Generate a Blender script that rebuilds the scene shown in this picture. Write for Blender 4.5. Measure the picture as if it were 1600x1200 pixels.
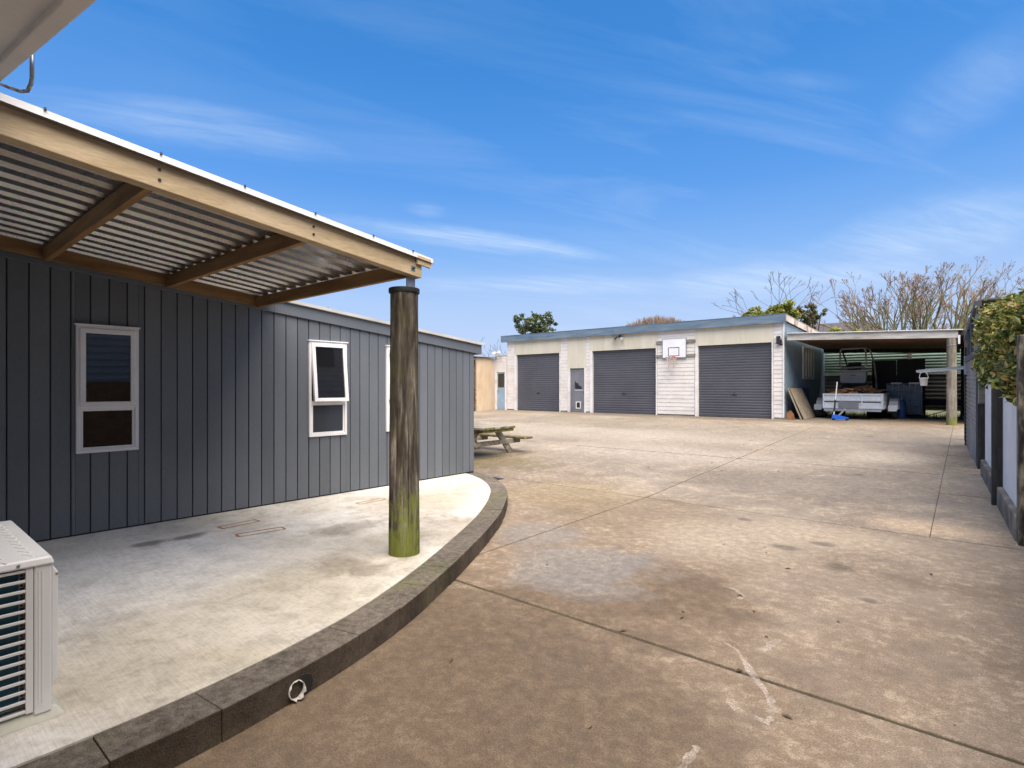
import bpy, math, random
from mathutils import Vector, Matrix
R = math.radians
for o in list(bpy.data.objects): bpy.data.objects.remove(o)
S = bpy.context.scene
COL = S.collection
# World axes: +X runs along the garage front to the right, +Y from the camera to the garage, metres.

# ---------------------------------------------------------------- camera
cam = bpy.data.cameras.new('camera'); camo = bpy.data.objects.new('camera', cam); COL.objects.link(camo)
camo.location = (0, 0, 1.6); camo.rotation_euler = (R(90), 0, R(39.9))
cam.sensor_width = 36; cam.lens = 36 * 850 / 1600; cam.shift_y = 6 / 1600
cam.clip_start = 0.05; cam.clip_end = 3000
S.camera = camo
S.render.resolution_x = 1024; S.render.resolution_y = 768

# ---------------------------------------------------------------- node helper
class NT:
    def __init__(s, tree): s.t = tree; s.n = tree.nodes; s.l = tree.links
    def new(s, typ, **kw):
        n = s.n.new(typ)
        for k, v in kw.items(): setattr(n, k, v)
        return n
    def put(s, sock, v):
        if v is None: return
        if hasattr(v, 'is_output') or isinstance(v, bpy.types.NodeSocket): s.l.new(v, sock)
        else:
            if sock.type == 'RGBA' and isinstance(v, (tuple, list)) and len(v) == 3: v = (*v, 1)
            sock.default_value = v
    def math(s, op, a, b=None, c=None, clamp=False):
        n = s.new('ShaderNodeMath', operation=op, use_clamp=clamp)
        for i, v in enumerate((a, b, c)):
            if v is not None: s.put(n.inputs[i], v)
        return n.outputs[0]
    def vmath(s, op, a, b=None):
        n = s.new('ShaderNodeVectorMath', operation=op); s.put(n.inputs[0], a)
        if b is not None: s.put(n.inputs[1], b)
        return n.outputs['Value'] if op in ('LENGTH', 'DOT_PRODUCT', 'DISTANCE') else n.outputs[0]
    def map(s, vec, scale=(1, 1, 1), rot=(0, 0, 0), loc=(0, 0, 0)):
        n = s.new('ShaderNodeMapping'); s.put(n.inputs['Vector'], vec)
        n.inputs['Scale'].default_value = scale; n.inputs['Rotation'].default_value = rot; n.inputs['Location'].default_value = loc
        return n.outputs[0]
    def noise(s, vec, scale, detail=6, rough=.55, dist=0.):
        n = s.new('ShaderNodeTexNoise'); s.put(n.inputs['Vector'], vec)
        n.inputs['Scale'].default_value = scale; n.inputs['Detail'].default_value = detail
        n.inputs['Roughness'].default_value = rough; n.inputs['Distortion'].default_value = dist
        return n.outputs['Fac']
    def ramp(s, fac, stops, interp='LINEAR'):
        n = s.new('ShaderNodeValToRGB'); s.put(n.inputs[0], fac); cr = n.color_ramp; cr.interpolation = interp
        while len(cr.elements) < len(stops): cr.elements.new(.5)
        for e, (p, c) in zip(cr.elements, stops):
            e.position = p; e.color = (*c, 1) if isinstance(c, (tuple, list)) else (c, c, c, 1)
        return n.outputs[0]
    def mix(s, fac, a, b, mode='MIX'):
        n = s.new('ShaderNodeMix', data_type='RGBA', blend_type=mode)
        s.put(n.inputs[0], fac); s.put(n.inputs[6], a); s.put(n.inputs[7], b)
        return n.outputs[2]
    def sep(s, vec):
        n = s.new('ShaderNodeSeparateXYZ'); s.put(n.inputs[0], vec); return n.outputs
    def pos(s): return s.new('ShaderNodeNewGeometry').outputs['Position']
    def obj(s): return s.new('ShaderNodeTexCoord').outputs['Object']
    def bump(s, h, strength=.3, dist=.01, normal=None):
        n = s.new('ShaderNodeBump'); s.put(n.inputs['Height'], h)
        n.inputs['Strength'].default_value = strength; n.inputs['Distance'].default_value = dist
        if normal: s.put(n.inputs['Normal'], normal)
        return n.outputs[0]
    def spot(s, P, c, r, soft=.35, wob=.5, wscale=2.5, stretch=(1, 1, 1), wn=None):
        """a stain of its own shape: 1 inside, 0 outside, ragged edge"""
        d = s.vmath('LENGTH', s.map(s.vmath('SUBTRACT', P, c), scale=stretch))
        w = s.math('MULTIPLY', s.math('SUBTRACT', wn if wn is not None else s.noise(P, wscale, 8, .65), .5), wob * r * 2)
        d = s.math('ADD', d, w)
        n = s.new('ShaderNodeMapRange', interpolation_type='SMOOTHSTEP'); s.put(n.inputs[0], d)
        n.inputs[1].default_value = r * (1 + soft); n.inputs[2].default_value = r * (1 - soft)
        n.inputs[3].default_value = 0; n.inputs[4].default_value = 1
        return n.outputs[0]
MATS = {}
def newmat(name):
    m = bpy.data.materials.new(name); m.use_nodes = True
    t = NT(m.node_tree); b = m.node_tree.nodes['Principled BSDF']; MATS[name] = m
    return m, t, b
def nmat(name, stops, scale=4, stretch=(1, 1, 1), rough=.7, bump=.15, bscale=40, metallic=0., rnd=.12, grain=.25, world=False, detail=7, bdist=.004, spec=.5, rvar=.15):
    m, t, b = newmat(name)
    P = t.pos() if world else t.obj()
    if not world:      # each object gets its own offset in the pattern
        oi = t.new('ShaderNodeObjectInfo')
        comb = t.new('ShaderNodeCombineXYZ'); r = t.math('MULTIPLY', oi.outputs['Random'], 37.)
        for i in range(3): t.put(comb.inputs[i], r)
        P = t.vmath('ADD', P, comb.outputs[0])
    M = t.map(P, scale=stretch)
    n1 = t.noise(M, scale, detail, .6, .2)
    c = t.ramp(n1, stops)
    n2 = t.noise(M, bscale, 5, .6)
    c = t.mix(grain, c, t.ramp(n2, [(.25, .25), (.75, 1.)]), 'MULTIPLY')
    if rnd:
        oi = t.new('ShaderNodeObjectInfo')
        h = t.new('ShaderNodeHueSaturation'); t.put(h.inputs['Color'], c)
        t.put(h.inputs['Value'], t.math('ADD', t.math('MULTIPLY', oi.outputs['Random'], 2 * rnd), 1 - rnd)); c = h.outputs[0]
    t.put(b.inputs['Base Color'], c)
    t.put(b.inputs['Roughness'], t.math('ADD', t.math('MULTIPLY', t.math('SUBTRACT', n1, .5), rvar * 2), rough, clamp=True))
    b.inputs['Metallic'].default_value = metallic; b.inputs['Specular IOR Level'].default_value = spec
    if bump: t.put(b.inputs['Normal'], t.bump(n2, bump, bdist))
    return m

# ---------------------------------------------------------------- sky and sun
SUN_EL, SUN_AZ = R(63), R(120)          # azimuth clockwise from +Y: high, behind the camera's right shoulder
W = bpy.data.worlds.new('World'); S.world = W; W.use_nodes = True
t = NT(W.node_tree); bg = W.node_tree.nodes['Background']
sky = t.new('ShaderNodeTexSky', sky_type='NISHITA'); sky.sun_disc = False
sky.sun_elevation = SUN_EL; sky.sun_rotation = SUN_AZ; sky.altitude = 50
sky.air_density = 1.0; sky.dust_density = 0.6; sky.ozone_density = 2.5
D = t.new('ShaderNodeTexCoord').outputs['Generated']
sx, sy, sz = t.sep(D)
zz = t.math('ADD', t.math('MAXIMUM', sz, 0.0), .10)
cmb = t.new('ShaderNodeCombineXYZ'); t.put(cmb.inputs[0], t.math('DIVIDE', sx, zz)); t.put(cmb.inputs[1], t.math('DIVIDE', sy, zz))
C = cmb.outputs[0]
Cr = t.map(C, rot=(0, 0, -1.08))         # cirrus streaks run about 28 degrees east of +Y
fi = t.noise(t.map(Cr, scale=(.9, 5., 1), loc=(1.7, 2.2, 0)), 2.0, 9, .62, .5)
st = t.noise(t.map(Cr, scale=(.35, 1.5, 1), loc=(.4, 3.1, 0)), 1.4, 9, .6, .7)
big = t.noise(t.map(C, loc=(5.3, 1.9, 0)), .42, 3, .5)
cl = t.math('MULTIPLY', t.ramp(st, [(.48, 0), (.80, 1)]), t.ramp(big, [(.36, .1), (.62, 1)]))
cl = t.math('MULTIPLY', cl, .26)
def streak(c, ang, L, Wd, k):
    v = t.map(t.map(t.vmath('SUBTRACT', C, (*c, 0)), rot=(0, 0, -ang)), scale=(1 / L, 1 / Wd, 1))
    wob = t.math('MULTIPLY', t.math('SUBTRACT', t.noise(Cr, 1.8, 6, .6), .5), 1.3)
    d = t.math('ADD', t.vmath('LENGTH', v), wob)
    mr = t.new('ShaderNodeMapRange', interpolation_type='SMOOTHSTEP'); t.put(mr.inputs[0], d); mr.inputs[1].default_value = 1.25; mr.inputs[2].default_value = 0.1
    return t.math('MULTIPLY', t.math('MULTIPLY', mr.outputs[0], t.ramp(fi, [(.28, .12), (.70, 1)])), k * .8)
for args in (((-1.79, 2.02), 1.078, .80, .15, .75), ((-1.78, .67), 1.085, .55, .16, .42), ((-.10, 3.07), -.514, .55, .42, .55), ((-.33, 1.61), .80, .16, .05, .2), ((-.88, 3.47), .28, .85, .45, .6), ((-1.76, 1.55), 1.13, .10, .08, .28), ((0., 1.94), -1.05, .40, .16, .22), ((-1.94, 2.86), .73, 1.1, .25, .5),
             ((1.6, 1.2), 1.0, .8, .2, .6), ((1.2, -1.5), 1.08, .9, .25, .6), ((-2.2, -1.4), 1.1, .9, .2, .6), ((-3.6, 1.0), 1.1, 1.1, .4, .6), ((2.6, -.4), 1.0, 1.2, .3, .6)):
    cl = t.math('MAXIMUM', cl, streak(*args))
hsv = t.new('ShaderNodeHueSaturation'); t.put(hsv.inputs['Color'], sky.outputs[0]); hsv.inputs['Saturation'].default_value = 1.36; hsv.inputs['Value'].default_value = 1.0
veil = t.ramp(sz, [(0., .96), (.24, .9), (.34, .75), (.5, .4), (.68, .05)])   # thin high cloud thickening to the horizon
skyc = t.mix(veil, hsv.outputs[0], t.ramp(sz, [(0., (2.7, 3.15, 4.3)), (.15, (2.05, 2.8, 4.3)), (.235, (1.15, 2.2, 4.2)), (.34, (.58, 1.6, 3.85)), (.5, (.28, 1.25, 3.5))]))
skyc = t.mix(cl, skyc, (3.7, 4.3, 5.1))
t.put(bg.inputs['Color'], skyc); bg.inputs['Strength'].default_value = .108
sun = bpy.data.lights.new('sun', 'SUN'); suno = bpy.data.objects.new('sun', sun); COL.objects.link(suno)
sun.energy = 5.0; sun.angle = R(75); sun.color = (1., .885, .74)     # sun through a veil of high cloud: no hard shadows
suno.rotation_euler = (R(90) - SUN_EL, 0, math.pi - SUN_AZ); suno.location = (0, -10, 20)
S.view_settings.view_transform = 'Standard'; S.view_settings.look = 'None'
S.view_settings.gamma = 1; S.view_settings.exposure = 1.02
S.view_settings.use_curve_mapping = False

# ---------------------------------------------------------------- mesh helpers
def gz(v): return max(0., min(.5, .0366 * (v - 7.36)))      # the yard rises gently to the garage
ORG = {}
def setp(o, label=None, cat=None, group=None, kind=None):
    if label: o['label'] = label
    if cat: o['category'] = cat
    if group: o['group'] = group
    if kind: o['kind'] = kind
    return o
def thing(name, loc, label, cat, group=None, rotz=0., kind=None):
    o = bpy.data.objects.new(name, None); COL.objects.link(o); o.empty_display_size = .2
    o.location = loc; o.rotation_euler = (0, 0, rotz); ORG[o.name] = Vector(loc)
    return setp(o, label, cat, group, kind)
class MB:
    def __init__(s): s.v = []; s.f = []
    def add(s, vs, fs):
        k = len(s.v); s.v += [tuple(v) for v in vs]; s.f += [tuple(i + k for i in f) for f in fs]; return s
    def hexa(s, p):     # 0-3 bottom ring, 4-7 top ring
        return s.add(p, [(3, 2, 1, 0), (4, 5, 6, 7), (0, 1, 5, 4), (1, 2, 6, 5), (2, 3, 7, 6), (3, 0, 4, 7)])
    def box(s, x0, x1, y0, y1, z0, z1):
        return s.hexa([(x0, y0, z0), (x1, y0, z0), (x1, y1, z0), (x0, y1, z0), (x0, y0, z1), (x1, y0, z1), (x1, y1, z1), (x0, y1, z1)])
    def bar(s, a, b, w, h, up=(0, 0, 1)):      # rectangular bar from a to b, w sideways, h along up
        a, b = Vector(a), Vector(b); d = (b - a).normalized(); sd = d.cross(Vector(up)).normalized() * w / 2
        u = sd.cross(d).normalized() * h / 2
        return s.hexa([a - sd - u, a + sd - u, b + sd - u, b - sd - u, a - sd + u, a + sd + u, b + sd + u, b - sd + u])
    def tube(s, a, b, r0, r1=None, n=8, caps=True):
        r1 = r0 if r1 is None else r1
        a, b = Vector(a), Vector(b); d = (b - a).normalized()
        x = d.orthogonal().normalized(); y = d.cross(x)
        vs = []
        for p, r in ((a, r0), (b, r1)):
            for i in range(n):
                q = 2 * math.pi * i / n; vs.append(p + x * (r * math.cos(q)) + y * (r * math.sin(q)))
        fs = [(i, (i + 1) % n, n + (i + 1) % n, n + i) for i in range(n)]
        if caps: fs += [tuple(range(n - 1, -1, -1)), tuple(range(n, 2 * n))]
        return s.add(vs, fs)
    def path(s, pts, r, n=8):
        for a, b in zip(pts[:-1], pts[1:]): s.tube(a, b, r, r, n)
        return s
    def lathe(s, prof, cx, cy, n=24):
        k = len(s.v); m = len(prof)
        for r, z in prof:
            for i in range(n):
                q = 2 * math.pi * i / n; s.v.append((cx + r * math.cos(q), cy + r * math.sin(q), z))
        for j in range(m - 1):
            for i in range(n):
                a = k + j * n + i; b = k + j * n + (i + 1) % n; s.f.append((a, b, b + n, a + n))
        s.f.append(tuple(k + i for i in range(n - 1, -1, -1))); s.f.append(tuple(k + (m - 1) * n + i for i in range(n)))
        return s
    def torus(s, c, R0, r, axis='z', n=24, m=8):
        vs = []
        for i in range(n):
            a = 2 * math.pi * i / n
            for j in range(m):
                b = 2 * math.pi * j / m; rr = R0 + r * math.cos(b); p = (rr * math.cos(a), rr * math.sin(a), r * math.sin(b))
                if axis == 'x': p = (p[2], p[0], p[1])
                if axis == 'y': p = (p[0], p[2], p[1])
                vs.append((c[0] + p[0], c[1] + p[1], c[2] + p[2]))
        fs = [(i * m + j, ((i + 1) % n) * m + j, ((i + 1) % n) * m + (j + 1) % m, i * m + (j + 1) % m) for i in range(n) for j in range(m)]
        return s.add(vs, fs)
    def strip(s, pts, ext):        # a profile polyline swept along ext
        e = Vector(ext); n = len(pts)
        return s.add([Vector(p) for p in pts] + [Vector(p) + e for p in pts], [(i, i + 1, n + i + 1, n + i) for i in range(n - 1)])
    def prism(s, ring, ext):
        e = Vector(ext); n = len(ring)
        return s.add([Vector(p) for p in ring] + [Vector(p) + e for p in ring],
                     [tuple(range(n - 1, -1, -1)), tuple(range(n, 2 * n))] + [(i, (i + 1) % n, n + (i + 1) % n, n + i) for i in range(n)])
    def build(s, name, mat, parent=None, bevel=0., smooth=False, solid=0., local=False, fixn=True):
        me = bpy.data.meshes.new(name)
        off = Vector((0, 0, 0))
        if parent is not None and not local: off = ORG[parent.name]
        me.from_pydata([tuple(Vector(v) - off) for v in s.v], [], s.f); me.update()
        if fixn and not solid:
            import bmesh
            bm = bmesh.new(); bm.from_mesh(me); bmesh.ops.recalc_face_normals(bm, faces=bm.faces); bm.to_mesh(me); bm.free()
        o = bpy.data.objects.new(name, me); COL.objects.link(o)
        me.materials.append(MATS[mat] if isinstance(mat, str) else mat)
        if parent is not None: o.parent = parent
        ORG[o.name] = off if parent is not None else Vector((0, 0, 0))
        if smooth:
            for p in me.polygons: p.use_smooth = True
            if smooth == 'auto': me.set_sharp_from_angle(angle=R(40))
        if solid:
            md = o.modifiers.new('solid', 'SOLIDIFY'); md.thickness = solid; md.offset = 0
        if bevel:
            md = o.modifiers.new('bevel', 'BEVEL'); md.width = bevel; md.segments = 2; md.limit_method = 'ANGLE'
        return o
def B(*a): return MB().box(*a)

# ---------------------------------------------------------------- materials
def yard_material():
    m, t, b = newmat('yard_concrete'); P = t.pos()
    n1 = t.noise(P, .42, 9, .62, .6); n2 = t.noise(P, 2.1, 10, .68, .4); n3 = t.noise(P, 11, 12, .82, .3); n4 = t.noise(P, 120, 6, .8)
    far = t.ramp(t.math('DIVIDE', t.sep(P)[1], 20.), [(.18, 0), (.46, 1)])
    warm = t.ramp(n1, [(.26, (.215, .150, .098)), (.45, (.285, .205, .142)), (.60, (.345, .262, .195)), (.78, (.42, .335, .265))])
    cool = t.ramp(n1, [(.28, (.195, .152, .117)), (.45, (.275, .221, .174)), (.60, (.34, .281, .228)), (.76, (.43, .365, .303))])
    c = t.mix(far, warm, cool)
    c = t.mix(.45, c, t.ramp(n2, [(.28, .50), (.5, .95), (.72, 1.35)]), 'MULTIPLY')
    # laitance worn to crisp pale flakes in places, dark grime specks in others
    flake = t.math('MULTIPLY', t.ramp(n3, [(.50, 0), (.57, 1)]), t.ramp(n2, [(.40, 0), (.62, 1)]))
    c = t.mix(t.math('MULTIPLY', flake, .50), c, (.56, .455, .35))
    speck = t.math('MULTIPLY', t.ramp(t.noise(P, 23, 10, .8), [(.40, 1), (.46, 0)]), t.ramp(t.noise(P, 1.1, 6, .6), [(.40, 0), (.62, 1)]))
    c = t.mix(t.math('MULTIPLY', speck, .42), c, (.11, .082, .055))
    # dark brown grime by the kerb, green algae, ochre stain
    Ks = [((-2.1, 1.6, 0), 1.25, (.135, .088, .053), .75, (1, .6, 1)), ((-2.6, 2.7, 0), .8, (.15, .105, .068), .6, (1, 1, 1)),
          ((-1.45, 2.3, 0), .55, (.16, .115, .075), .5, (1, 1, 1)), ((-1.80, 4.05, 0), .55, (.17, .115, .070), .8, (1, 1, 1)),
          ((-4.6, 6.9, 0), 1.0, (.29, .21, .10), .45, (1, 1, 1)), ((-3.2, 6.3, 0), .9, (.22, .155, .09), .5, (1, 1, 1)), ((-8.2, 8.6, 0), 1.3, (.19, .145, .075), .75, (.8, 1.2, 1)),
          ((-2.3, 9.4, .1), 1.3, (.21, .17, .14), .6, (.7, 1.3, 1)), ((-.9, 10.5, .1), 1.0, (.20, .165, .135), .5, (1, .6, 1)), ((-1.2, 17.5, .4), 1.4, (.22, .185, .155), .6, (1, .7, 1)),
          ((-4.5, 16., .3), 2.2, (.27, .23, .19), .45, (.6, 1.3, 1)), ((-10.5, 17.5, .4), 2.6, (.26, .22, .18), .45, (.5, 1.6, 1)),
          ((-9., 20.3, .5), 1.2, (.17, .14, .11), .6, (.25, 2., 1)), ((-2.5, 20.5, .5), 1.3, (.20, .16, .12), .55, (.5, 1., 1)),
          ((-1.1, 6.7, 0), .7, (.50, .40, .30), .7, (1, 1.5, 1)), ((-.3, 7.75, 0), .45, (.56, .42, .30), .8, (.8, 1.4, 1)), ((-1.9, 5.9, 0), .8, (.48, .39, .30), .6, (1, 1, 1)),
          ((-5., 11.5, .15), 1.6, (.47, .40, .35), .5, (.6, 1.5, 1)), ((-8.5, 14., .25), 2., (.46, .40, .345), .5, (.5, 1.5, 1)), ((-1.2, 13.2, .2), .8, (.50, .43, .36), .6, (1, 1, 1)),
          ((-.7, 21.2, .5), .9, (.36, .22, .12), .6, (.5, 1.3, 1))]
    rr = random.Random(77)
    for k in range(9):      # old oil drips where cars stand
        v = rr.uniform(4.5, 17); Ks.append(((rr.uniform(-6 if v > 8 else -2.2, -.5), v, gz(v)), rr.uniform(.05, .16), (.085, .070, .055), .55, (1, rr.uniform(.6, 1.5), 1)))
    for cc, r, colr, k, stc in Ks:
        c = t.mix(t.math('MULTIPLY', t.spot(P, cc, r, .55, .65, 1.9, stc, n2), k), c, t.mix(.8, colr, t.ramp(n3, [(.3, .6), (.7, 1.35)]), 'MULTIPLY'))
    damp = t.math('MAXIMUM', t.spot(P, (-2.66, 4.12, 0), .60, .30, .95, 2.0, (.9, .9, 1)), t.math('MULTIPLY', t.spot(P, (-3.6, 4.75, 0), .45, .4, .6, 2.2), .8))
    c = t.mix(t.math('MULTIPLY', damp, .72), c, t.mix(.8, (.262, .236, .218), t.ramp(n3, [(.3, .6), (.7, 1.3)]), 'MULTIPLY'))
    c = t.mix(.40, c, t.ramp(n3, [(.30, .45), (.5, .97), (.70, 1.5)]), 'MULTIPLY')
    c = t.mix(.65, c, t.ramp(n4, [(.36, .30), (.5, 1.), (.64, 1.75)]), 'MULTIPLY')
    c = t.mix(1., c, (.765, .775, .735), 'MULTIPLY')
    pits = t.ramp(t.noise(P, 34, 3, .5), [(.24, 1), (.30, 0)])
    c = t.mix(t.math('MULTIPLY', pits, .5), c, (.06, .045, .03))
    t.put(b.inputs['Base Color'], c)
    t.put(b.inputs['Roughness'], t.math('SUBTRACT', t.ramp(n2, [(.3, .62), (.7, .85)]), t.math('MULTIPLY', damp, .12)))
    h = t.math('ADD', t.math('MULTIPLY', n4, .6), n3)
    t.put(b.inputs['Normal'], t.bump(h, .35, .006)); b.inputs['Specular IOR Level'].default_value = .4
yard_material()
def patio_material():
    m, t, b = newmat('patio_concrete'); P = t.pos()
    n1 = t.noise(P, .9, 9, .62, .5); n2 = t.noise(P, 4.2, 9, .66, .5); n3 = t.noise(P, 30, 7, .7)
    broom = t.noise(t.map(P, rot=(0, 0, R(-20)), scale=(5, 130, 1)), 1., 4, .6)
    c = t.ramp(n1, [(.28, (.42, .375, .30)), (.46, (.58, .545, .48)), (.62, (.68, .655, .61)), (.8, (.74, .73, .71))])
    edge = t.ramp(t.sep(P)[0], [(0, 0), (1, 1)])
    # lichen-brown staining over the outer half, clean pale concrete near the wall
    for cc, r, colr, k, stc in [((-3.4, 1.4, .15), .75, (.38, .335, .255), .65, (1, .55, 1)), ((-4.3, 2.6, .15), .8, (.40, .355, .28), .55, (1, .8, 1)), ((-4.1, 3.9, .15), .5, (.34, .28, .21), .6, (1, 1, 1)), ((-3.85, 2.55, .15), .28, (.22, .18, .13), .65, (.8, 1.6, 1)),
                                ((-5.2, 4.6, .15), .7, (.37, .31, .22), .6, (1, .7, 1)), ((-5.2, 1.3, .15), .9, (.68, .68, .68), .55, (1, .8, 1)), ((-4.6, 5.5, .15), .5, (.68, .66, .60), .6, (1, .7, 1)),
                                ((-5.83, 1.71, .15), .085, (.14, .12, .10), .75, (1, .6, 1)), ((-5.80, 2.03, .15), .085, (.13, .11, .09), .8, (1, .55, 1)), ((-4.9, 3.2, .15), .22, (.20, .16, .12), .55, (1, .6, 1))]:
        c = t.mix(t.math('MULTIPLY', t.spot(P, cc, r, .5, .6, 2.6, stc, n2), k), c, colr)
    c = t.mix(.7, c, t.ramp(n2, [(.3, .62), (.5, .97), (.7, 1.12)]), 'MULTIPLY')
    c = t.mix(.45, c, t.ramp(n3, [(.28, .5), (.5, 1), (.72, 1.2)]), 'MULTIPLY')
    c = t.mix(.35, c, t.ramp(broom, [(.3, .6), (.6, 1.1)]), 'MULTIPLY')
    t.put(b.inputs['Base Color'], c); b.inputs['Roughness'].default_value = .82
    t.put(b.inputs['Normal'], t.bump(t.math('ADD', broom, t.math('MULTIPLY', n3, .6)), .3, .004)); b.inputs['Specular IOR Level'].default_value = .3
patio_material()
def kerb_material():
    m, t, b = newmat('kerb_concrete'); P = t.pos()
    n1 = t.noise(P, 2.3, 8, .6); n2 = t.noise(P, 22, 7, .7); n3 = t.noise(P, 140, 4, .7)
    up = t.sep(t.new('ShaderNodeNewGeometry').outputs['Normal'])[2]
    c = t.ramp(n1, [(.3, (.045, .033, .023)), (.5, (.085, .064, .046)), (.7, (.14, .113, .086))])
    top_pale = t.math('MULTIPLY', t.math('MAXIMUM', up, 0), t.ramp(n2, [(.3, .25), (.65, 1)]))   # faces turned upward are mixed paler, broken up by noise
    c = t.mix(t.math('MULTIPLY', top_pale, .55), c, (.235, .21, .18))
    c = t.mix(t.math('MULTIPLY', t.ramp(t.noise(P, 1.3, 6, .6), [(.55, 0), (.68, 1)]), .45), c, (.14, .15, .05))
    c = t.mix(.6, c, t.ramp(n2, [(.25, .4), (.5, .95), (.75, 1.4)]), 'MULTIPLY')
    c = t.mix(.6, c, t.ramp(n3, [(.3, .3), (.5, 1.), (.7, 1.9)]), 'MULTIPLY')
    t.put(b.inputs['Base Color'], c); b.inputs['Roughness'].default_value = .92
    t.put(b.inputs['Normal'], t.bump(t.math('ADD', n2, n3), .9, .010)); b.inputs['Specular IOR Level'].default_value = .25
kerb_material()
def pole_material(name, moss, base_z, gray):
    m, t, b = newmat(name); P = t.obj(); z = t.sep(P)[2]
    st = t.map(P, scale=(9, 9, 1.1)); n1 = t.noise(st, 1.6, 9, .65, .4); n2 = t.noise(t.map(P, scale=(55, 55, 5)), 1., 8, .75); n3 = t.noise(P, 5, 7, .65)
    c = t.ramp(n1, [(.34, (.020, .016, .012)), (.46, (.062, .050, .038)), (.57, (.14, .118, .094)), (.70, (.40, .365, .32))] if not gray else
               [(.3, (.10, .085, .065)), (.48, (.21, .185, .15)), (.62, (.30, .27, .225)), (.78, (.42, .385, .33))])
    c = t.mix(.55, c, t.ramp(n2, [(.3, .35), (.6, 1.2)]), 'MULTIPLY')
    c = t.mix(.5, c, t.ramp(n3, [(.3, .5), (.6, 1.1)]), 'MULTIPLY')
    g = t.math('SUBTRACT', 1., t.math('DIVIDE', t.math('SUBTRACT', z, base_z), moss))
    g = t.math('ADD', g, t.math('MULTIPLY', t.math('SUBTRACT', n3, .5), 2.4))
    g = t.math('ADD', g, t.math('MULTIPLY', t.math('SUBTRACT', n2, .5), 1.4))
    gm = t.ramp(g, [(.35, 0), (.75, 1)])
    c = t.mix(t.math('MULTIPLY', gm, .8), c, t.mix(.7, (.17, .20, .03), t.ramp(n2, [(.3, .35), (.65, 1.3)]), 'MULTIPLY'))
    ol = t.ramp(t.noise(P, 2.2, 5, .6), [(.5, 0), (.7, .4)])
    c = t.mix(ol, c, (.12, .115, .045))
    t.put(b.inputs['Base Color'], c); b.inputs['Roughness'].default_value = .88; b.inputs['Specular IOR Level'].default_value = .25
    t.put(b.inputs['Normal'], t.bump(t.math('ADD', n2, n1), .6, .008))
pole_material('pole_wood', .85, .0, False)
pole_material('pole_wood_grey', .45, .0, True)

nmat('joint_moss', [(.35, (.045, .034, .02)), (.6, (.08, .064, .035)), (.8, (.10, .11, .04))], 9, world=True, rough=.95, bump=.5, rnd=0)
nmat('earth', [(.3, (.05, .06, .02)), (.5, (.09, .10, .035)), (.7, (.14, .12, .06))], .8, world=True, rough=.95, bump=.5, bscale=20, rnd=0, bdist=.03)
nmat('board_grey', [(.3, (.112, .126, .146)), (.55, (.128, .144, .166)), (.8, (.146, .163, .186))], 1.2, stretch=(1, 1, .35), rough=.48, bump=.3, bscale=60, rnd=.09, grain=.2)
nmat('wall_dark', [(.3, (.02, .024, .03)), (.7, (.03, .035, .044))], 3, rough=.7, rnd=0)
nmat('white_joinery', [(.3, (.70, .70, .72)), (.7, (.80, .80, .81))], 3, rough=.35, bump=.03, rnd=0, grain=.05)
nmat('white_paint', [(.25, (.52, .50, .46)), (.5, (.72, .70, .68)), (.8, (.78, .77, .75))], 2.5, rough=.55, bump=.08, rnd=.04, grain=.12)
nmat('roof_white', [(.3, (.60, .60, .58)), (.7, (.78, .78, .76))], 2, rough=.5, rnd=0, grain=.12)
nmat('timber_new', [(.25, (.30, .21, .11)), (.42, (.47, .35, .20)), (.6, (.58, .45, .28)), (.8, (.66, .55, .38))], 1.4, stretch=(7, .9, 7), rough=.7, bump=.25, bscale=16, rnd=.06, grain=.42)
nmat('timber_brown', [(.25, (.13, .065, .02)), (.45, (.23, .125, .045)), (.62, (.33, .19, .075)), (.8, (.40, .25, .11))], 1.4, stretch=(.9, 8, 8), rough=.72, bump=.2, bscale=16, rnd=.1, grain=.3)
nmat('timber_brown_v', [(.25, (.13, .065, .02)), (.45, (.22, .12, .045)), (.62, (.32, .185, .075)), (.8, (.38, .24, .11))], 1.4, stretch=(8, .9, 8), rough=.72, bump=.2, bscale=16, rnd=.06, grain=.3)
nmat('timber_grey', [(.25, (.10, .095, .06)), (.45, (.22, .20, .155)), (.62, (.34, .315, .26)), (.8, (.46, .44, .39))], 2.2, stretch=(1.2, 4, 4), rough=.85, bump=.35, bscale=22, rnd=.12, grain=.4)
nmat('timber_moss', [(.25, (.035, .03, .012)), (.45, (.11, .09, .035)), (.60, (.19, .17, .05)), (.8, (.30, .26, .13))], 5, stretch=(2, 2, 2), rough=.9, bump=.4, bscale=30, rnd=.12, grain=.4)
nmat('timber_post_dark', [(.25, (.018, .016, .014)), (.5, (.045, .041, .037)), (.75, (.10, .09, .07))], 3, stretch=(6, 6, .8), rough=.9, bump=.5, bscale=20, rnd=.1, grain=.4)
nmat('timber_old', [(.36, (.022, .018, .015)), (.47, (.06, .05, .04)), (.55, (.19, .165, .11)), (.68, (.42, .37, .26))], 3, stretch=(4, 4, 1.2), rough=.92, bump=.7, bscale=16, rnd=.05, grain=.5, bdist=.01)
def galv(name, c, rough, met=.9):
    m, t, b = newmat(name); P = t.obj()
    n = t.noise(P, 3, 6, .6); v = t.new('ShaderNodeTexVoronoi'); t.put(v.inputs['Vector'], P); v.inputs['Scale'].default_value = 45
    k = t.mix(.25, c, t.ramp(n, [(.3, .5), (.7, 1.15)]), 'MULTIPLY'); k = t.mix(.18, k, v.outputs['Color'], 'MULTIPLY')
    t.put(b.inputs['Base Color'], k); b.inputs['Metallic'].default_value = met
    t.put(b.inputs['Roughness'], t.math('ADD', rough - .06, t.math('MULTIPLY', n, .12)))
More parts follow.
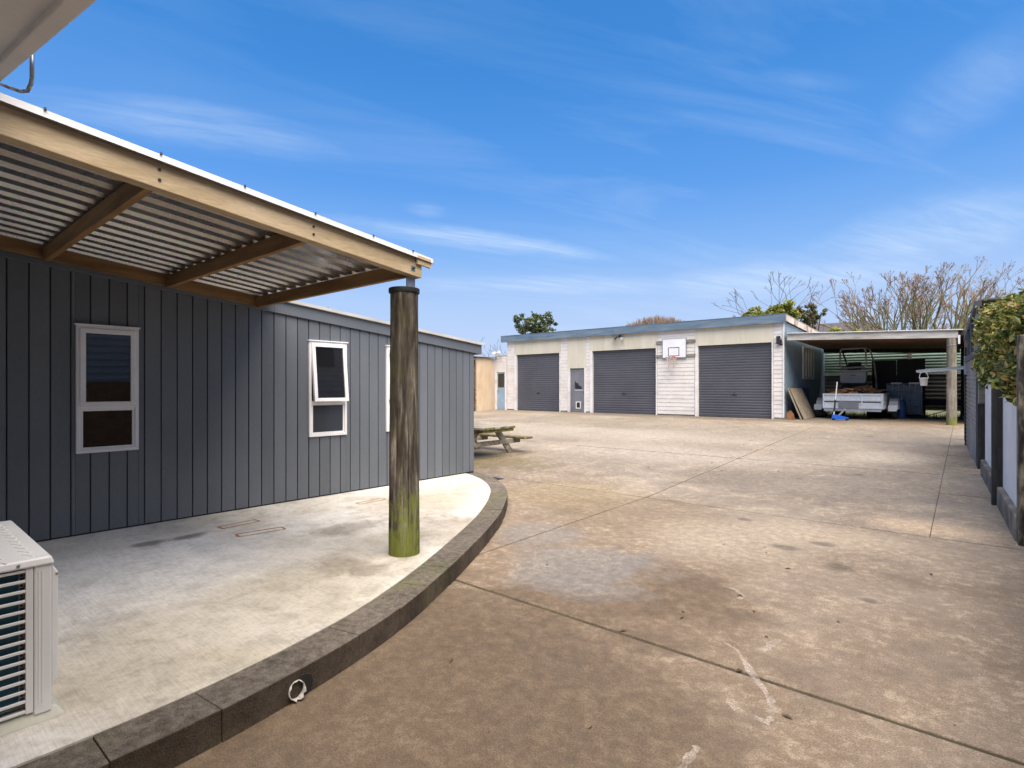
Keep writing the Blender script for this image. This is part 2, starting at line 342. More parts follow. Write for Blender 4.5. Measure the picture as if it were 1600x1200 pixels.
galv('galv_sheet', (.52, .52, .52), .28)
galv('galv_dull', (.50, .52, .54), .45)
galv('galv_trailer', (.70, .74, .78), .42, .55)
nmat('steel_black', [(.3, (.018, .02, .022)), (.7, (.04, .043, .047))], 6, rough=.5, rnd=0, metallic=.3)
nmat('black_stuff', [(.3, (.008, .008, .009)), (.7, (.02, .02, .021))], 6, rough=.7, rnd=.1)
nmat('black_rubber', [(.3, (.012, .012, .012)), (.7, (.03, .03, .03))], 8, rough=.85, rnd=.1)
nmat('roller_grey', [(.3, (.070, .072, .088)), (.55, (.085, .087, .104)), (.8, (.102, .104, .120))], .9, rough=.42, bump=.05, rnd=.04, grain=.12, world=True)
nmat('weatherboard', [(.25, (.56, .52, .475)), (.5, (.69, .65, .61)), (.75, (.74, .71, .675))], 1.5, stretch=(1, 1, 2.), rough=.6, bump=.08, rnd=.03, grain=.16, world=True)
nmat('khaki_panel', [(.3, (.52, .485, .375)), (.55, (.59, .555, .45)), (.8, (.64, .61, .51))], 1.2, stretch=(3, 1, .5), rough=.65, bump=.05, rnd=.03, grain=.12)
nmat('fascia_blue', [(.3, (.085, .13, .185)), (.5, (.13, .19, .255)), (.75, (.20, .265, .33))], 1.6, stretch=(.7, 1, 4), rough=.6, bump=.1, rnd=0, grain=.2)
nmat('barge_worn', [(.35, (.20, .13, .09)), (.48, (.45, .37, .32)), (.7, (.58, .52, .47))], 2.5, rough=.75, rnd=0)
nmat('door_blue', [(.3, (.22, .33, .44)), (.7, (.30, .42, .53))], 2, rough=.5, rnd=0, grain=.15)
nmat('door_grey', [(.3, (.13, .14, .16)), (.7, (.19, .20, .22))], 2.5, rough=.55, rnd=0, grain=.2)
nmat('side_blue', [(.3, (.15, .21, .27)), (.55, (.20, .275, .345)), (.8, (.26, .34, .41))], 1.5, rough=.6, rnd=0, grain=.2)
nmat('ply_peach', [(.25, (.44, .31, .19)), (.5, (.56, .43, .29)), (.75, (.63, .50, .36))], 1.6, stretch=(2, 2, .7), rough=.75, rnd=.05, grain=.2)
nmat('ply_grey', [(.25, (.17, .135, .095)), (.5, (.27, .225, .165)), (.75, (.35, .30, .23))], 2., stretch=(1, 1, 2), rough=.85, rnd=.12, grain=.3)
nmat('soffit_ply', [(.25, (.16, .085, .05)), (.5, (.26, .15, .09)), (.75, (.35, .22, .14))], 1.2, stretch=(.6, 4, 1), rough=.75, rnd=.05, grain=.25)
nmat('rust', [(.3, (.10, .035, .015)), (.5, (.22, .09, .035)), (.75, (.34, .17, .07))], 8, rough=.9, bump=.4, rnd=.1)
nmat('firewood', [(.25, (.12, .05, .02)), (.5, (.28, .14, .06)), (.75, (.45, .28, .14))], 9, rough=.85, bump=.4, rnd=.3)
nmat('bark_dark', [(.3, (.06, .04, .025)), (.7, (.15, .10, .07))], 12, rough=.9, rnd=.2)
nmat('bark_olive', [(.3, (.13, .12, .06)), (.55, (.22, .20, .11)), (.8, (.32, .28, .18))], 1.6, world=True, rough=.9, rnd=.08)
nmat('bark_grey', [(.3, (.08, .065, .055)), (.6, (.14, .115, .10)), (.8, (.20, .17, .15))], 1.6, world=True, rough=.9, rnd=.08)
nmat('twig_pink', [(.3, (.22, .145, .095)), (.6, (.32, .22, .15)), (.8, (.40, .30, .21))], 1.2, world=True, rough=.9, rnd=.05)
nmat('twig_tan', [(.3, (.28, .21, .155)), (.6, (.38, .30, .235)), (.8, (.46, .38, .31))], 1.2, world=True, rough=.9, rnd=.05)
nmat('green_iron', [(.3, (.21, .33, .26)), (.6, (.28, .41, .335)), (.8, (.35, .48, .40))], 1.2, world=True, rough=.5, rnd=0)
nmat('grey_iron', [(.3, (.16, .155, .15)), (.6, (.24, .235, .225)), (.8, (.32, .31, .30))], 1.2, world=True, rough=.55, rnd=0)
nmat('fence_iron', [(.3, (.20, .185, .18)), (.6, (.285, .265, .255)), (.8, (.35, .33, .315))], 2.2, world=True, rough=.5, rnd=0)
nmat('frame_dark', [(.3, (.055, .062, .075)), (.7, (.10, .11, .13))], 3, rough=.6, rnd=0)
nmat('panel_pale', [(.25, (.68, .68, .68)), (.55, (.80, .80, .79)), (.8, (.84, .84, .83))], 1.3, rough=.6, bump=.05, rnd=.03, grain=.12, world=True)
nmat('plinth', [(.3, (.085, .07, .05)), (.5, (.20, .17, .13)), (.72, (.34, .305, .25))], 3.5, world=True, rough=.92, bump=.6, bscale=30, rnd=.1, grain=.4)
nmat('hp_white', [(.3, (.70, .69, .67)), (.7, (.77, .765, .745))], 2, rough=.38, bump=.02, rnd=0, grain=.05)
nmat('hp_foot', [(.3, (.46, .45, .36)), (.7, (.60, .59, .50))], 4, rough=.6, rnd=0, grain=.15)
nmat('copper', [(.3, (.30, .22, .16)), (.7, (.45, .35, .28))], 8, rough=.4, metallic=.7, rnd=0)
nmat('soffit_white', [(.3, (.74, .73, .71)), (.7, (.84, .83, .82))], 2, rough=.6, bump=.06, rnd=0, grain=.1, world=True)
nmat('pvc_white', [(.35, (.16, .14, .11)), (.5, (.50, .48, .44)), (.7, (.66, .65, .62))], 9, rough=.5, rnd=0)
nmat('plastic_white', [(.3, (.68, .66, .60)), (.7, (.78, .76, .70))], 5, rough=.45, rnd=0)
nmat('jack_blue', [(.3, (.01, .09, .50)), (.7, (.02, .14, .62))], 5, rough=.35, rnd=0, grain=.1)
nmat('bottle_blue', [(.3, (.02, .07, .22)), (.7, (.03, .11, .30))], 5, rough=.45, rnd=0)
nmat('tank_wrap', [(.3, (.13, .16, .20)), (.7, (.24, .275, .33))], 2, rough=.5, rnd=0)
nmat('machine_grey', [(.3, (.60, .60, .60)), (.7, (.74, .74, .74))], 3, rough=.5, rnd=0)
nmat('hoop_red', [(.3, (.42, .15, .09)), (.7, (.56, .24, .16))], 5, rough=.6, rnd=0)
nmat('net_cord', [(.3, (.45, .36, .33)), (.7, (.65, .58, .55))], 9, rough=.9, rnd=0)
nmat('roof_tile_dark', [(.3, (.045, .04, .042)), (.7, (.09, .08, .082))], 2, rough=.8, rnd=0)
nmat('mark_black', [(.3, (.008, .008, .01)), (.7, (.015, .015, .018))], 5, rough=.6, rnd=0)
def chalkmat():
    m, t, b = newmat('chalk'); P = t.pos(); b.inputs['Base Color'].default_value = (.56, .48, .40, 1); b.inputs['Roughness'].default_value = .95
    t.put(b.inputs['Alpha'], t.math('MULTIPLY', t.ramp(t.noise(P, 9, 7, .7), [(.36, 0), (.6, .8)]), t.ramp(t.noise(P, 110, 4, .7), [(.35, .25), (.6, 1)])))
chalkmat()
nmat('debris', [(.3, (.05, .03, .018)), (.7, (.20, .13, .07))], 9, world=True, rough=.9, rnd=0)
def glassmat(name, tint, rough=.02):
    m, t, b = newmat(name); b.inputs['Base Color'].default_value = (*tint, 1); b.inputs['Roughness'].default_value = rough
    b.inputs['Specular IOR Level'].default_value = .75; b.inputs['Coat Weight'].default_value = .6; b.inputs['Coat Roughness'].default_value = .02
    P = t.obj(); t.put(b.inputs['Normal'], t.bump(t.noise(P, 2.2, 2, .5), .04, .02))
glassmat('glass_dark', (.010, .009, .009)); glassmat('glass_frost', (.035, .04, .048), .18)
def finmat():
    m, t, b = newmat('coil_fins'); P = t.obj()
    w = t.new('ShaderNodeTexWave', bands_direction='Y'); t.put(w.inputs[0], P); w.inputs['Scale'].default_value = 90
    t.put(b.inputs['Base Color'], t.mix(w.outputs['Fac'], (.006, .02, .035), (.03, .13, .19))); b.inputs['Metallic'].default_value = .4; b.inputs['Roughness'].default_value = .45
finmat()
def leafmat(name, stops, trans=.25):
    m, t, b = newmat(name)
    g = t.new('ShaderNodeNewGeometry'); r = g.outputs['Random Per Island']
    c = t.ramp(r, stops); c = t.mix(.5, c, t.ramp(t.noise(g.outputs['Position'], 1.6, 4, .6), [(.3, .5), (.7, 1.25)]), 'MULTIPLY')
    t.put(b.inputs['Base Color'], c); b.inputs['Roughness'].default_value = .5; b.inputs['Specular IOR Level'].default_value = .4
    b.inputs['Subsurface Weight'].default_value = 0
    tr = t.new('ShaderNodeBsdfTranslucent'); t.put(tr.inputs[0], c)
    mx = t.new('ShaderNodeMixShader'); mx.inputs[0].default_value = trans
    out = m.node_tree.nodes['Material Output']; t.l.new(b.outputs[0], mx.inputs[1]); t.l.new(tr.outputs[0], mx.inputs[2]); t.l.new(mx.outputs[0], out.inputs[0])
leafmat('leaf_hedge', [(0, (.04, .075, .016)), (.3, (.10, .15, .025)), (.5, (.22, .26, .04)), (.68, (.44, .41, .08)), (.82, (.62, .55, .25)), (.91, (.42, .26, .09)), (1, (.26, .15, .06))])
leafmat('leaf_dark', [(0, (.03, .05, .02)), (.4, (.07, .105, .04)), (.75, (.14, .17, .07)), (1, (.28, .28, .14))])
leafmat('leaf_lime', [(0, (.10, .13, .02)), (.4, (.22, .26, .035)), (.75, (.38, .38, .06)), (1, (.44, .36, .11))])
leafmat('leaf_olive', [(0, (.06, .065, .03)), (.5, (.13, .13, .06)), (1, (.23, .20, .11))])
leafmat('leaf_dry', [(0, (.20, .12, .05)), (.5, (.36, .25, .12)), (1, (.48, .38, .22))])
leafmat('grass_blade', [(0, (.06, .10, .015)), (.6, (.14, .20, .03)), (1, (.24, .26, .06))])

# ================================================================= SETTING
# ground sheet to the horizon, following the rise
gm = MB()
vs = [-60, -8, 7.36, 21.02, 60, 400, 1500]; us = [-1500, -60, -21, 1, 60, 1500]
for v in vs:
    for u in us: gm.v.append((u, v, gz(v) - .07))
for j in range(len(vs) - 1):
    for i in range(len(us) - 1):
        a = j * len(us) + i; gm.f.append((a, a + 1, a + 1 + len(us), a + len(us)))
setp(gm.build('ground', 'earth'), kind='structure')
# concrete yard: slabs with open mossy joints
yard = thing('yard', (0, 0, 0), None, None, kind='structure')
base = MB()
for v0, v1 in ((-6, 7.36), (7.36, 21.02), (21.02, 24.6)):
    base.add([(-20.6, v0, gz(v0) - .007), (.55, v0, gz(v0) - .007), (.55, v1, gz(v1) - .007), (-20.6, v1, gz(v1) - .007)], [(0, 1, 2, 3)])
base.build('joint_bed', 'joint_moss', yard)
def slab(u0, u1, v0, v1, dz=0.):
    g = .009; h = .020
    p = []
    for z in (-.13, dz):
        for (u, v) in ((u0 + g, v0 + h * .6), (u1 - g, v0 + h * .6), (u1 - g, v1 - h), (u0 + g, v1 - h)): p.append((u, v, gz(v) + z))
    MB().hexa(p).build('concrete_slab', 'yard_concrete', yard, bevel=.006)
UE = [-20.4, -16.2, -12., -7.8, -3.6]
VE = [-6, 3.18, 7.36, 11.56, 15.76, 21.02, 24.5]
rs = random.Random(3)
for j in range(len(VE) - 1):
    for i in range(len(UE) - 1):
        if VE[j + 1] <= 3.2 and UE[i + 1] < -3.7: continue
        if VE[j + 1] <= 7.4 and UE[i + 1] < -7.: continue
        if VE[j] > 21 and UE[i + 1] < -4.7: continue
        slab(UE[i], UE[i + 1] , VE[j], VE[j + 1], rs.uniform(-.002, .002)) if VE[j] < 21 else slab(-4.88, -3.6, VE[j], VE[j + 1])
    if VE[j + 1] <= 7.4: slab(-3.6, .62, VE[j], VE[j + 1])
    else: slab(-3.6, -.3, VE[j], VE[j + 1], rs.uniform(-.002, .002))
for a, b in ((7.36, 9.9), (9.9, 14.), (14., 18.), (18., 21.02), (21.02, 24.5)): slab(-.312, .5, a, b, rs.uniform(-.002, .002))
# scuffs: dried spills and chalky scrapes lying on the concrete
def scuff(pts, w):
    m = MB(); n = len(pts); L = []
    r2 = random.Random(int(pts[0][1] * 1000))
    # resample
    q = []
    for a, b in zip(pts[:-1], pts[1:]):
        for k in range(5): q.append((a[0] + (b[0] - a[0]) * k / 5 + r2.uniform(-.005, .005), a[1] + (b[1] - a[1]) * k / 5 + r2.uniform(-.005, .005)))
    q.append(pts[-1])
    for i, p in enumerate(q):
        a = q[max(0, i - 1)]; b = q[min(len(q) - 1, i + 1)]; d = Vector((b[0] - a[0], b[1] - a[1], 0)).normalized(); s_ = Vector((-d.y, d.x, 0))
        ww = w * r2.uniform(.35, 1.) * (1 if 0 < i < len(q) - 1 else .2)
        L.append((Vector((p[0], p[1], gz(p[1]) + .003)) + s_ * ww / 2, Vector((p[0], p[1], gz(p[1]) + .003)) - s_ * ww / 2))
    for (a, b), (c, d) in zip(L[:-1], L[1:]): m.add([a, b, d, c], [(0, 1, 2, 3)])
    return m.build('scrape_mark', 'chalk', yard)
scuff([(-1.171, 3.464), (-1.083, 3.429), (-.894, 3.157), (-.767, 2.984), (-.73, 2.839), (-.728, 2.775), (-.802, 2.779), (-.878, 2.783), (-.943, 2.837)], .05)
scuff([(-.97, 3.491), (-.932, 3.555), (-.94, 3.657), (-.906, 3.742)], .06)
scuff([(-1.52, 4.466), (-1.401, 4.438), (-1.321, 4.334), (-1.315, 4.24)], .045)
scuff([(-.924, 2.399), (-.921, 2.318), (-.912, 2.1)], .05)
# leaf scraps and grit scattered over the concrete
db = MB(); rd = random.Random(11)
for k in range(120):
    if k < 70: u, v = rd.uniform(-3, .2), rd.uniform(.9, 6)
    else: u, v = rd.uniform(-7, .2), rd.uniform(4, 16)
    if v < 6.9 and u < -2.45 - max(0, v - 1.) * .55: continue
    s_ = rd.choice([.004, .006, .008, .02, .03]); a = rd.uniform(0, 6.28); z = gz(v) + .004
    ca, sa = math.cos(a) * s_, math.sin(a) * s_
    db.add([(u - ca, v - sa, z), (u + sa * .35, v - ca * .35, z + .3 * s_), (u + ca, v + sa, z + .002), (u - sa * .35, v + ca * .35, z + .25 * s_)], [(0, 1, 2, 3)])
setp(db.build('leaf_litter', 'debris'), 'tiny dry leaf scraps and grit scattered over the concrete yard', 'litter', kind='stuff')

# patio and its curved kerb
OUT = [(-2.58, -1.1), (-2.56, -.05), (-2.55, .45), (-2.56, .87), (-2.61, 1.28), (-2.695, 1.70), (-2.81, 2.12), (-2.98, 2.55), (-3.21, 3.05), (-3.6, 3.80), (-4.04, 4.58), (-4.55, 5.33), (-5.10, 5.98), (-5.76, 6.49), (-6.46, 6.82)]
def spline(P, n=14):
    P = [Vector((*p, 0)) for p in P]; Q = [P[0] * 2 - P[1]] + P + [P[-1] * 2 - P[-2]]; out = []
    for i in range(1, len(Q) - 2):
        for k in range(n):
            t_ = k / n; a, b, c, d = Q[i - 1:i + 3]
            out.append(.5 * ((2 * b) + (c - a) * t_ + (2 * a - 5 * b + 4 * c - d) * t_ ** 2 + (3 * b - a - 3 * c + d) * t_ ** 3))
    return out + [P[-1]]
curve = spline(OUT)
arc = [0.]
for a, b in zip(curve[:-1], curve[1:]): arc.append(arc[-1] + (b - a).length)
def cpt(s_):
    s_ = max(0, min(arc[-1] - 1e-6, s_))
    for i in range(len(arc) - 1):
        if arc[i + 1] > s_:
            f = (s_ - arc[i]) / (arc[i + 1] - arc[i]); p = curve[i].lerp(curve[i + 1], f)
            d = (curve[min(i + 2, len(curve) - 1)] - curve[max(0, i - 1)]).normalized(); return p, Vector((-d.y, d.x, 0))
KW = .245
kerb = thing('kerb', (0, 0, 0), None, None, kind='structure')
s0 = .02; rk = random.Random(5); L = .425
while s0 < arc[-1] - .05:
    s1 = min(s0 + L, arc[-1]); m = MB(); rows = []; dz = rk.uniform(-.003, .003); dn = rk.uniform(-.004, .004)
    for k in range(5):
        p, n = cpt(s0 + .0008 + (s1 - s0 - .0016) * k / 4)
        o_, i_ = p + n * dn, p + n * KW
        rows.append([(o_.x, o_.y, -.06), (i_.x, i_.y, -.06), (i_.x, i_.y, .149 + dz), (o_.x + n.x * .004, o_.y + n.y * .004, .147 + dz)])
    for r_ in rows: m.v += r_
    for k in range(4):
        for j in range(4): m.f.append((k * 4 + j, k * 4 + (j + 1) % 4, k * 4 + 4 + (j + 1) % 4, k * 4 + 4 + j))
    m.f += [(0, 1, 2, 3), (19, 18, 17, 16)]
    m.build('kerb_block', 'kerb_concrete', kerb, bevel=.005)
    s0 = s1
pm_ = []
for k in range(61):
    p, n = cpt(arc[-1] * k / 60); q = p + n * (KW - .004); pm_.append((q.x, q.y, .155))
pm_ = [p for p in pm_ if p[0] > -6.55 or p[1] < 6.5]
ring = pm_ + [(-6.75, 6.6, .155), (-6.95, -1.1, .155), (-2.82, -1.1, .155)]
setp(MB().prism([(a, b, -.04) for a, b, c in ring], (0, 0, .195)).build('patio', 'patio_concrete'), kind='structure')
pat = bpy.data.objects['patio']
# rust outlines left by old furniture feet
def rustframe(a, b, w):
    a, b = Vector((*a, .1585)), Vector((*b, .1585)); d = (b - a).normalized(); s_ = Vector((-d.y, d.x, 0)) * w / 2; e = .010; ds = s_.normalized()
    m = MB()
    for k in (-1, 1): m.add([a + s_ * k - ds * e, b + s_ * k - ds * e, b + s_ * k + ds * e, a + s_ * k + ds * e], [(0, 1, 2, 3)])
    for p in (a, b): m.add([p - s_ - d * e, p - s_ + d * e, p + s_ + d * e, p + s_ - d * e], [(0, 1, 2, 3)])
    m.build('rust_mark', 'rust_stain', pat)
def ruststain():
    m, t, b = newmat('rust_stain'); P = t.pos(); n = t.noise(P, 12, 7, .65)
    t.put(b.inputs['Base Color'], t.ramp(n, [(.3, (.30, .11, .03)), (.6, (.46, .22, .08)), (.8, (.5, .36, .22))])); b.inputs['Roughness'].default_value = .9
    t.put(b.inputs['Alpha'], t.ramp(t.noise(P, 7, 6, .65), [(.30, .1), (.5, .95)]))
ruststain()
rustframe((-5.90, 2.374), (-5.93, 2.766), .11); rustframe((-5.47, 2.356), (-5.40, 2.789), .12); rustframe((-5.82, 3.969), (-5.83, 4.37), .10)
# broken drain outlet in the kerb
dr = thing('drain_pipe', (-2.66, 1.43, 0), 'broken white plastic drain pipe stub poking out of the dark kerb', 'pipe')
m = MB(); n = 20; vs_ = []
for k, (x, r_) in enumerate(((-.10, .042), (.052, .044))):
    for i in range(n):
        q = 2 * math.pi * i / n; jag = (rk.uniform(-.012, .012) - .018 * max(0, math.sin(q))) if k else 0
        vs_.append((-2.66 + x + jag, 1.43 + r_ * math.cos(q) - (x + jag) * .1, .055 + r_ * math.sin(q)))
m.add(vs_, [(i, (i + 1) % n, n + (i + 1) % n, n + i) for i in range(n)])
m.build('pipe', 'pvc_white', dr, solid=.004, smooth=True)
MB().tube((-2.72, 1.475, .062), (-2.641, 1.475, .062), .05, .05, 20).build('opening', 'black_stuff', dr)
setp(MB().tube((-6.35, 7.12, .003), (-6.35, 7.12, .010), .16, .16, 4).build('drain_grate', 'steel_black'), 'small dark square drain cover in the concrete by the house corner', 'drain cover')

# ================================================================= GREY HOUSE (left), local frame: x out of the wall, y along it
HA = -math.atan(.0305)
house = thing('clad_house', (-6.69, 0, .0), 'low house clad in dark grey vertical boards with white windows beside the patio', 'house', rotz=HA)
def lh(m, name, mat, parent=None, **k): return m.build(name, mat, parent or house, local=True, **k)
def rtop(y): return 2.335 + .098 * (6.885 - y)          # top of fascia along the wall
E_ = 6.735
# body behind the boards, end wall and roof
m = MB(); ring = [(-.022, -.3, .10), (-.022, E_ - .01, .10), (-.022, E_ - .01, rtop(E_) - .02), (-.022, -.3, rtop(-.3) - .02)]
m.prism(ring, (-5.5, 0, 0)); lh(m, 'wall', 'wall_dark')
m = MB(); ov = .17
a, b = -.4, E_ + ov
m.hexa([(-5.7, a, rtop(a) + .0), (.075, a, rtop(a) + .0), (.075, b, rtop(b) + .0), (-5.7, b, rtop(b) + .0), (-5.7, a, rtop(a) + .035), (.085, a, rtop(a) + .035), (.085, b + .02, rtop(b) + .035), (-5.7, b + .02, rtop(b) + .035)])
lh(m, 'roof', 'roof_white')
for (ya, yb) in ((-.3, 3.27), (3.272, E_ + ov - .01)):     # fascia in two lengths
    m = MB(); m.hexa([(.004, ya, rtop(ya) - .155), (.035, ya, rtop(ya) - .155), (.035, yb, rtop(yb) - .155), (.004, yb, rtop(yb) - .155), (.004, ya, rtop(ya) - .003), (.035, ya, rtop(ya) - .003), (.035, yb, rtop(yb) - .003), (.004, yb, rtop(yb) - .003)])
    lh(m, 'fascia', 'board_grey', bevel=.003)
m = MB(); m.hexa([(-5.5, E_ + ov - .035, rtop(b) - .155), (.0, E_ + ov - .035, rtop(b) - .155), (.0, E_ + ov - .008, rtop(b) - .155), (-5.5, E_ + ov - .008, rtop(b) - .155), (-5.5, E_ + ov - .035, rtop(b)), (.0, E_ + ov - .035, rtop(b)), (.0, E_ + ov - .008, rtop(b)), (-5.5, E_ + ov - .008, rtop(b))]); lh(m, 'fascia', 'board_grey')
# windows (y0,y1) along the wall
WIN = [(1.336, 1.853, 0.), (3.734, 4.283, 6.), (4.937, 5.47, 0.)]; WZ0, WZM, WZ1 = .958, 1.41, 2.212
y = .08 - .1525 * 2; bw = .1525
while y < E_ - .01:
    y0, y1 = y + .0055, min(y + bw - .0055, E_); zt = rtop(y1) - .06
    segs = [(y0, y1, .172, zt)]
    for (wa, wb, _) in WIN:
        ns = []
        for (p, q, za, zb) in segs:
            if q <= wa or p >= wb or za > WZ1 or zb < WZ0: ns.append((p, q, za, zb)); continue
            if p < wa: ns.append((p, wa - .001, za, zb))
            if q > wb: ns.append((wb + .001, q, za, zb))
            pp, qq = max(p, wa), min(q, wb)
            ns += [(pp, qq, za, WZ0 - .002), (pp, qq, WZ1 + .002, zb)]
        segs = ns
    for (p, q, za, zb) in segs:
        if q - p < .012: continue
        lh(B(-.021, 0, p, q, za, zb), 'board', 'board_grey', bevel=.003)
    y += bw
k = 0; y = -.0
while y < 5.4:          # end wall boards facing the garage
    lh(B(-y - .147, -y - .004, E_ - .009, E_ + .010, .12, rtop(E_) - .08), 'board', 'board_grey'); y += .1525
def frame(m, x0, x1, y0, y1, z0, z1, w):
    m.box(x0, x1, y0, y1, z0, z0 + w); m.box(x0, x1, y0, y1, z1 - w, z1)
    m.box(x0, x1, y0, y0 + w, z0 + w, z1 - w); m.box(x0, x1, y1 - w, y1, z0 + w, z1 - w)
    return m
for (wa, wb, op) in WIN:
    wn = lh(frame(MB(), -.015, .028, wa, wb, WZ0, WZ1, .034).box(-.015, .026, wa + .034, wb - .034, WZM - .018, WZM + .018), 'window', 'white_joinery', bevel=.004)
    ORG[wn.name] = Vector((0, 0, 0))
    lh(frame(MB(), -.01, .018, wa + .034, wb - .034, WZ0 + .034, WZM - .018, .022), 'bead', 'white_joinery', wn, bevel=.003)
    lh(B(-.004, .003, wa + .05, wb - .05, WZ0 + .05, WZM - .034), 'pane', 'glass_frost' if op else 'glass_dark', wn)
    lh(B(-.01, .045, wa - .012, wb + .012, WZ1, WZ1 + .014), 'head_flashing', 'white_joinery', wn)
    sa = frame(MB(), .006, .046, wa + .028, wb - .028, WZM + .006, WZ1 - .028, .046); pn = B(.018, .026, wa + .07, wb - .07, WZM + .05, WZ1 - .07)
    back = B(-.012, -.006, wa + .03, wb - .03, WZM, WZ1 - .03)  # black sheet, its colour standing in for the unlit opening behind the sash
    if op:
        M_ = Matrix.Translation((.03, 0, WZ1 - .03)) @ Matrix.Rotation(R(-op), 4, 'Y') @ Matrix.Translation((-.03, 0, -WZ1 + .03))
        for q in (sa, pn): q.v = [tuple(M_ @ Vector(v)) for v in q.v]
    sh = lh(sa, 'sash', 'white_joinery', wn, bevel=.005)
    lh(pn, 'pane', 'glass_dark', wn); lh(back, 'dark_backing', 'black_stuff', wn)

# ================================================================= VERANDAH over the patio
ver = thing('verandah', (-3.78, 3.04, .155), 'open lean-to verandah of pine beams and iron roof on one thick round pole', 'verandah')
SL = .108
def vb(v, z3): return z3 + SL * (3.12 - v)            # height falling towards the garage
def sbox(u0, u1, v0, v1, z0, z1):                     # sloping member, z given at v=3.12
    return MB().hexa([(u0, v0, vb(v0, z0)), (u1, v0, vb(v0, z0)), (u1, v1, vb(v1, z0)), (u0, v1, vb(v1, z0)), (u0, v0, vb(v0, z1)), (u1, v0, vb(v0, z1)), (u1, v1, vb(v1, z1)), (u0, v1, vb(v1, z1))])
V0 = .375
bm_ = sbox(-3.72, -3.63, V0, 3.12, 2.552, 2.700).build('front_beam', 'timber_new', ver, bevel=.004)
for (v, dz) in ((1.12, .05), (1.12, .11), (2.1, .05), (2.1, .105)):
    MB().tube((-3.632, v, vb(v, 2.552 + dz)), (-3.624, v, vb(v, 2.552 + dz)), .009, .009, 8).build('bolt', 'steel_black', bm_)
MB().box(-3.632, -3.626, 3.0, 3.045, 2.60, 2.645).build('bolt_plate', 'galv_dull', bm_)
MB().tube((-3.628, 3.022, 2.622), (-3.612, 3.022, 2.622), .010, .010, 6).build('bolt', 'steel_black', bm_)
sbox(-6.585, -6.545, V0, 3.14, 2.575, 2.71).build('ledger', 'timber_brown_v', ver, bevel=.003)
for v in (1.10, 2.10, 3.06):
    z = vb(v, 2.560)
    MB().box(-6.545, -3.722, v - .024, v + .024, z, z + .125).build('rafter', 'timber_brown', ver, bevel=.003)
# roof sheets: trapezoid ribs running down the slope
pitch = .215; u = -6.62; nsh = 0
while u < -3.60:
    pts = []; ue = min(u + pitch * 4, -3.585)
    x = u
    while x < ue - .005:
        for (fx, fz) in ((0, 0), (.40, 0), (.52, .036), (.80, .036), (.92, 0)):
            xx = x + fx * pitch
            if xx <= ue: pts.append((xx, V0, vb(V0, 2.700 + fz)))
        x += pitch
    pts.append((ue, V0, vb(V0, 2.700 + (0 if nsh < 3 else .0))))
    L_ = 3.22 - V0
    MB().strip(pts, (0, L_, -SL * L_)).build('roof_sheet', 'galv_sheet', ver, solid=.0012); u = ue; nsh += 1
    if ue > -3.6: break
sbox(-3.66, -3.605, V0, 3.23, 2.7005, 2.746).build('edge_flashing', 'roof_white', ver)
sbox(-3.626, -3.600, 3.05, 3.20, 2.655, 2.728).build('purlin_end', 'timber_new', ver)
for v in (.6, 1.12, 1.6, 2.1, 2.6, 3.0):
    MB().tube((-3.60, v, vb(v, 2.742)), (-3.60, v, vb(v, 2.756)), .007, .005, 8).build('roof_screw', 'steel_black', ver)
# the round pole
pl = MB(); n = 84; NR = 30; rp = random.Random(8); px, py = -3.775, 3.045
prof = [(.130 - .008 * k / (NR - 1), .12 + (2.45 - .12) * k / (NR - 1)) for k in range(NR)]
wob = [rp.uniform(-.0028, .0028) for _ in range(n)]
checks = [(rp.randrange(n), rp.uniform(.2, 1.7), rp.uniform(.3, 1.1), rp.uniform(.004, .011)) for _ in range(26)]
knots = [(rp.uniform(0, 6.28), rp.uniform(.5, 2.2), rp.uniform(.03, .05)) for _ in range(9)]
for (r_, z) in prof:
    for i in range(n):
        q = 2 * math.pi * i / n; rr = r_ + wob[i] + .0035 * math.sin(2 * q + z * 1.3) + rp.uniform(-.0008, .0008)
        for (ci, z0, ln, dp) in checks:
            if ci == i and z0 < z < z0 + ln: rr -= dp
        for (kq, kz, kr) in knots:
            dd = math.hypot(((q - kq + math.pi) % (2 * math.pi) - math.pi) * r_, z - kz)
            if dd < kr: rr += .006 * (1 - dd / kr)
        pl.v.append((px + rr * math.cos(q), py + rr * math.sin(q), z))
for j in range(len(prof) - 1):
    for i in range(n): pl.f.append((j * n + i, j * n + (i + 1) % n, (j + 1) * n + (i + 1) % n, (j + 1) * n + i))
pl.f.append(tuple((len(prof) - 1) * n + i for i in range(n)))
setp(pl.build('pole', 'pole_wood', ver, smooth='auto'), 'thick round weathered pole with green moss at its foot')
# drying cracks running down the pole's face
def crackline(a0, z0, z1, w, seed):
    r3 = random.Random(seed); m = MB(); L = []; a = a0; N = 16
    for k in range(N + 1):
        z = z0 + (z1 - z0) * k / N; a += r3.uniform(-.02, .02); ww = w * math.sin(math.pi * (k + .3) / (N + .6)) * r3.uniform(.5, 1.); rr = .1345 - .0034 * (z - .12)
        L.append([(px + rr * math.cos(a + s_ * ww / rr), py + rr * math.sin(a + s_ * ww / rr), z) for s_ in (-1, 1)])
    for p, q in zip(L[:-1], L[1:]): m.add([p[0], p[1], q[1], q[0]], [(0, 1, 2, 3)])
    m.build('crack', 'black_stuff', ver)
ca_ = math.atan2(-py, -px)
crackline(ca_ + .28, .35, 1.45, .006, 1); crackline(ca_ + .02, 1.25, 1.75, .005, 2); crackline(ca_ + .35, 1.9, 2.38, .003, 3)
MB().lathe([(.132, 2.425), (.134, 2.43), (.134, 2.462), (.130, 2.466)], px, py, 40).build('cap', 'steel_black', ver, smooth='auto')
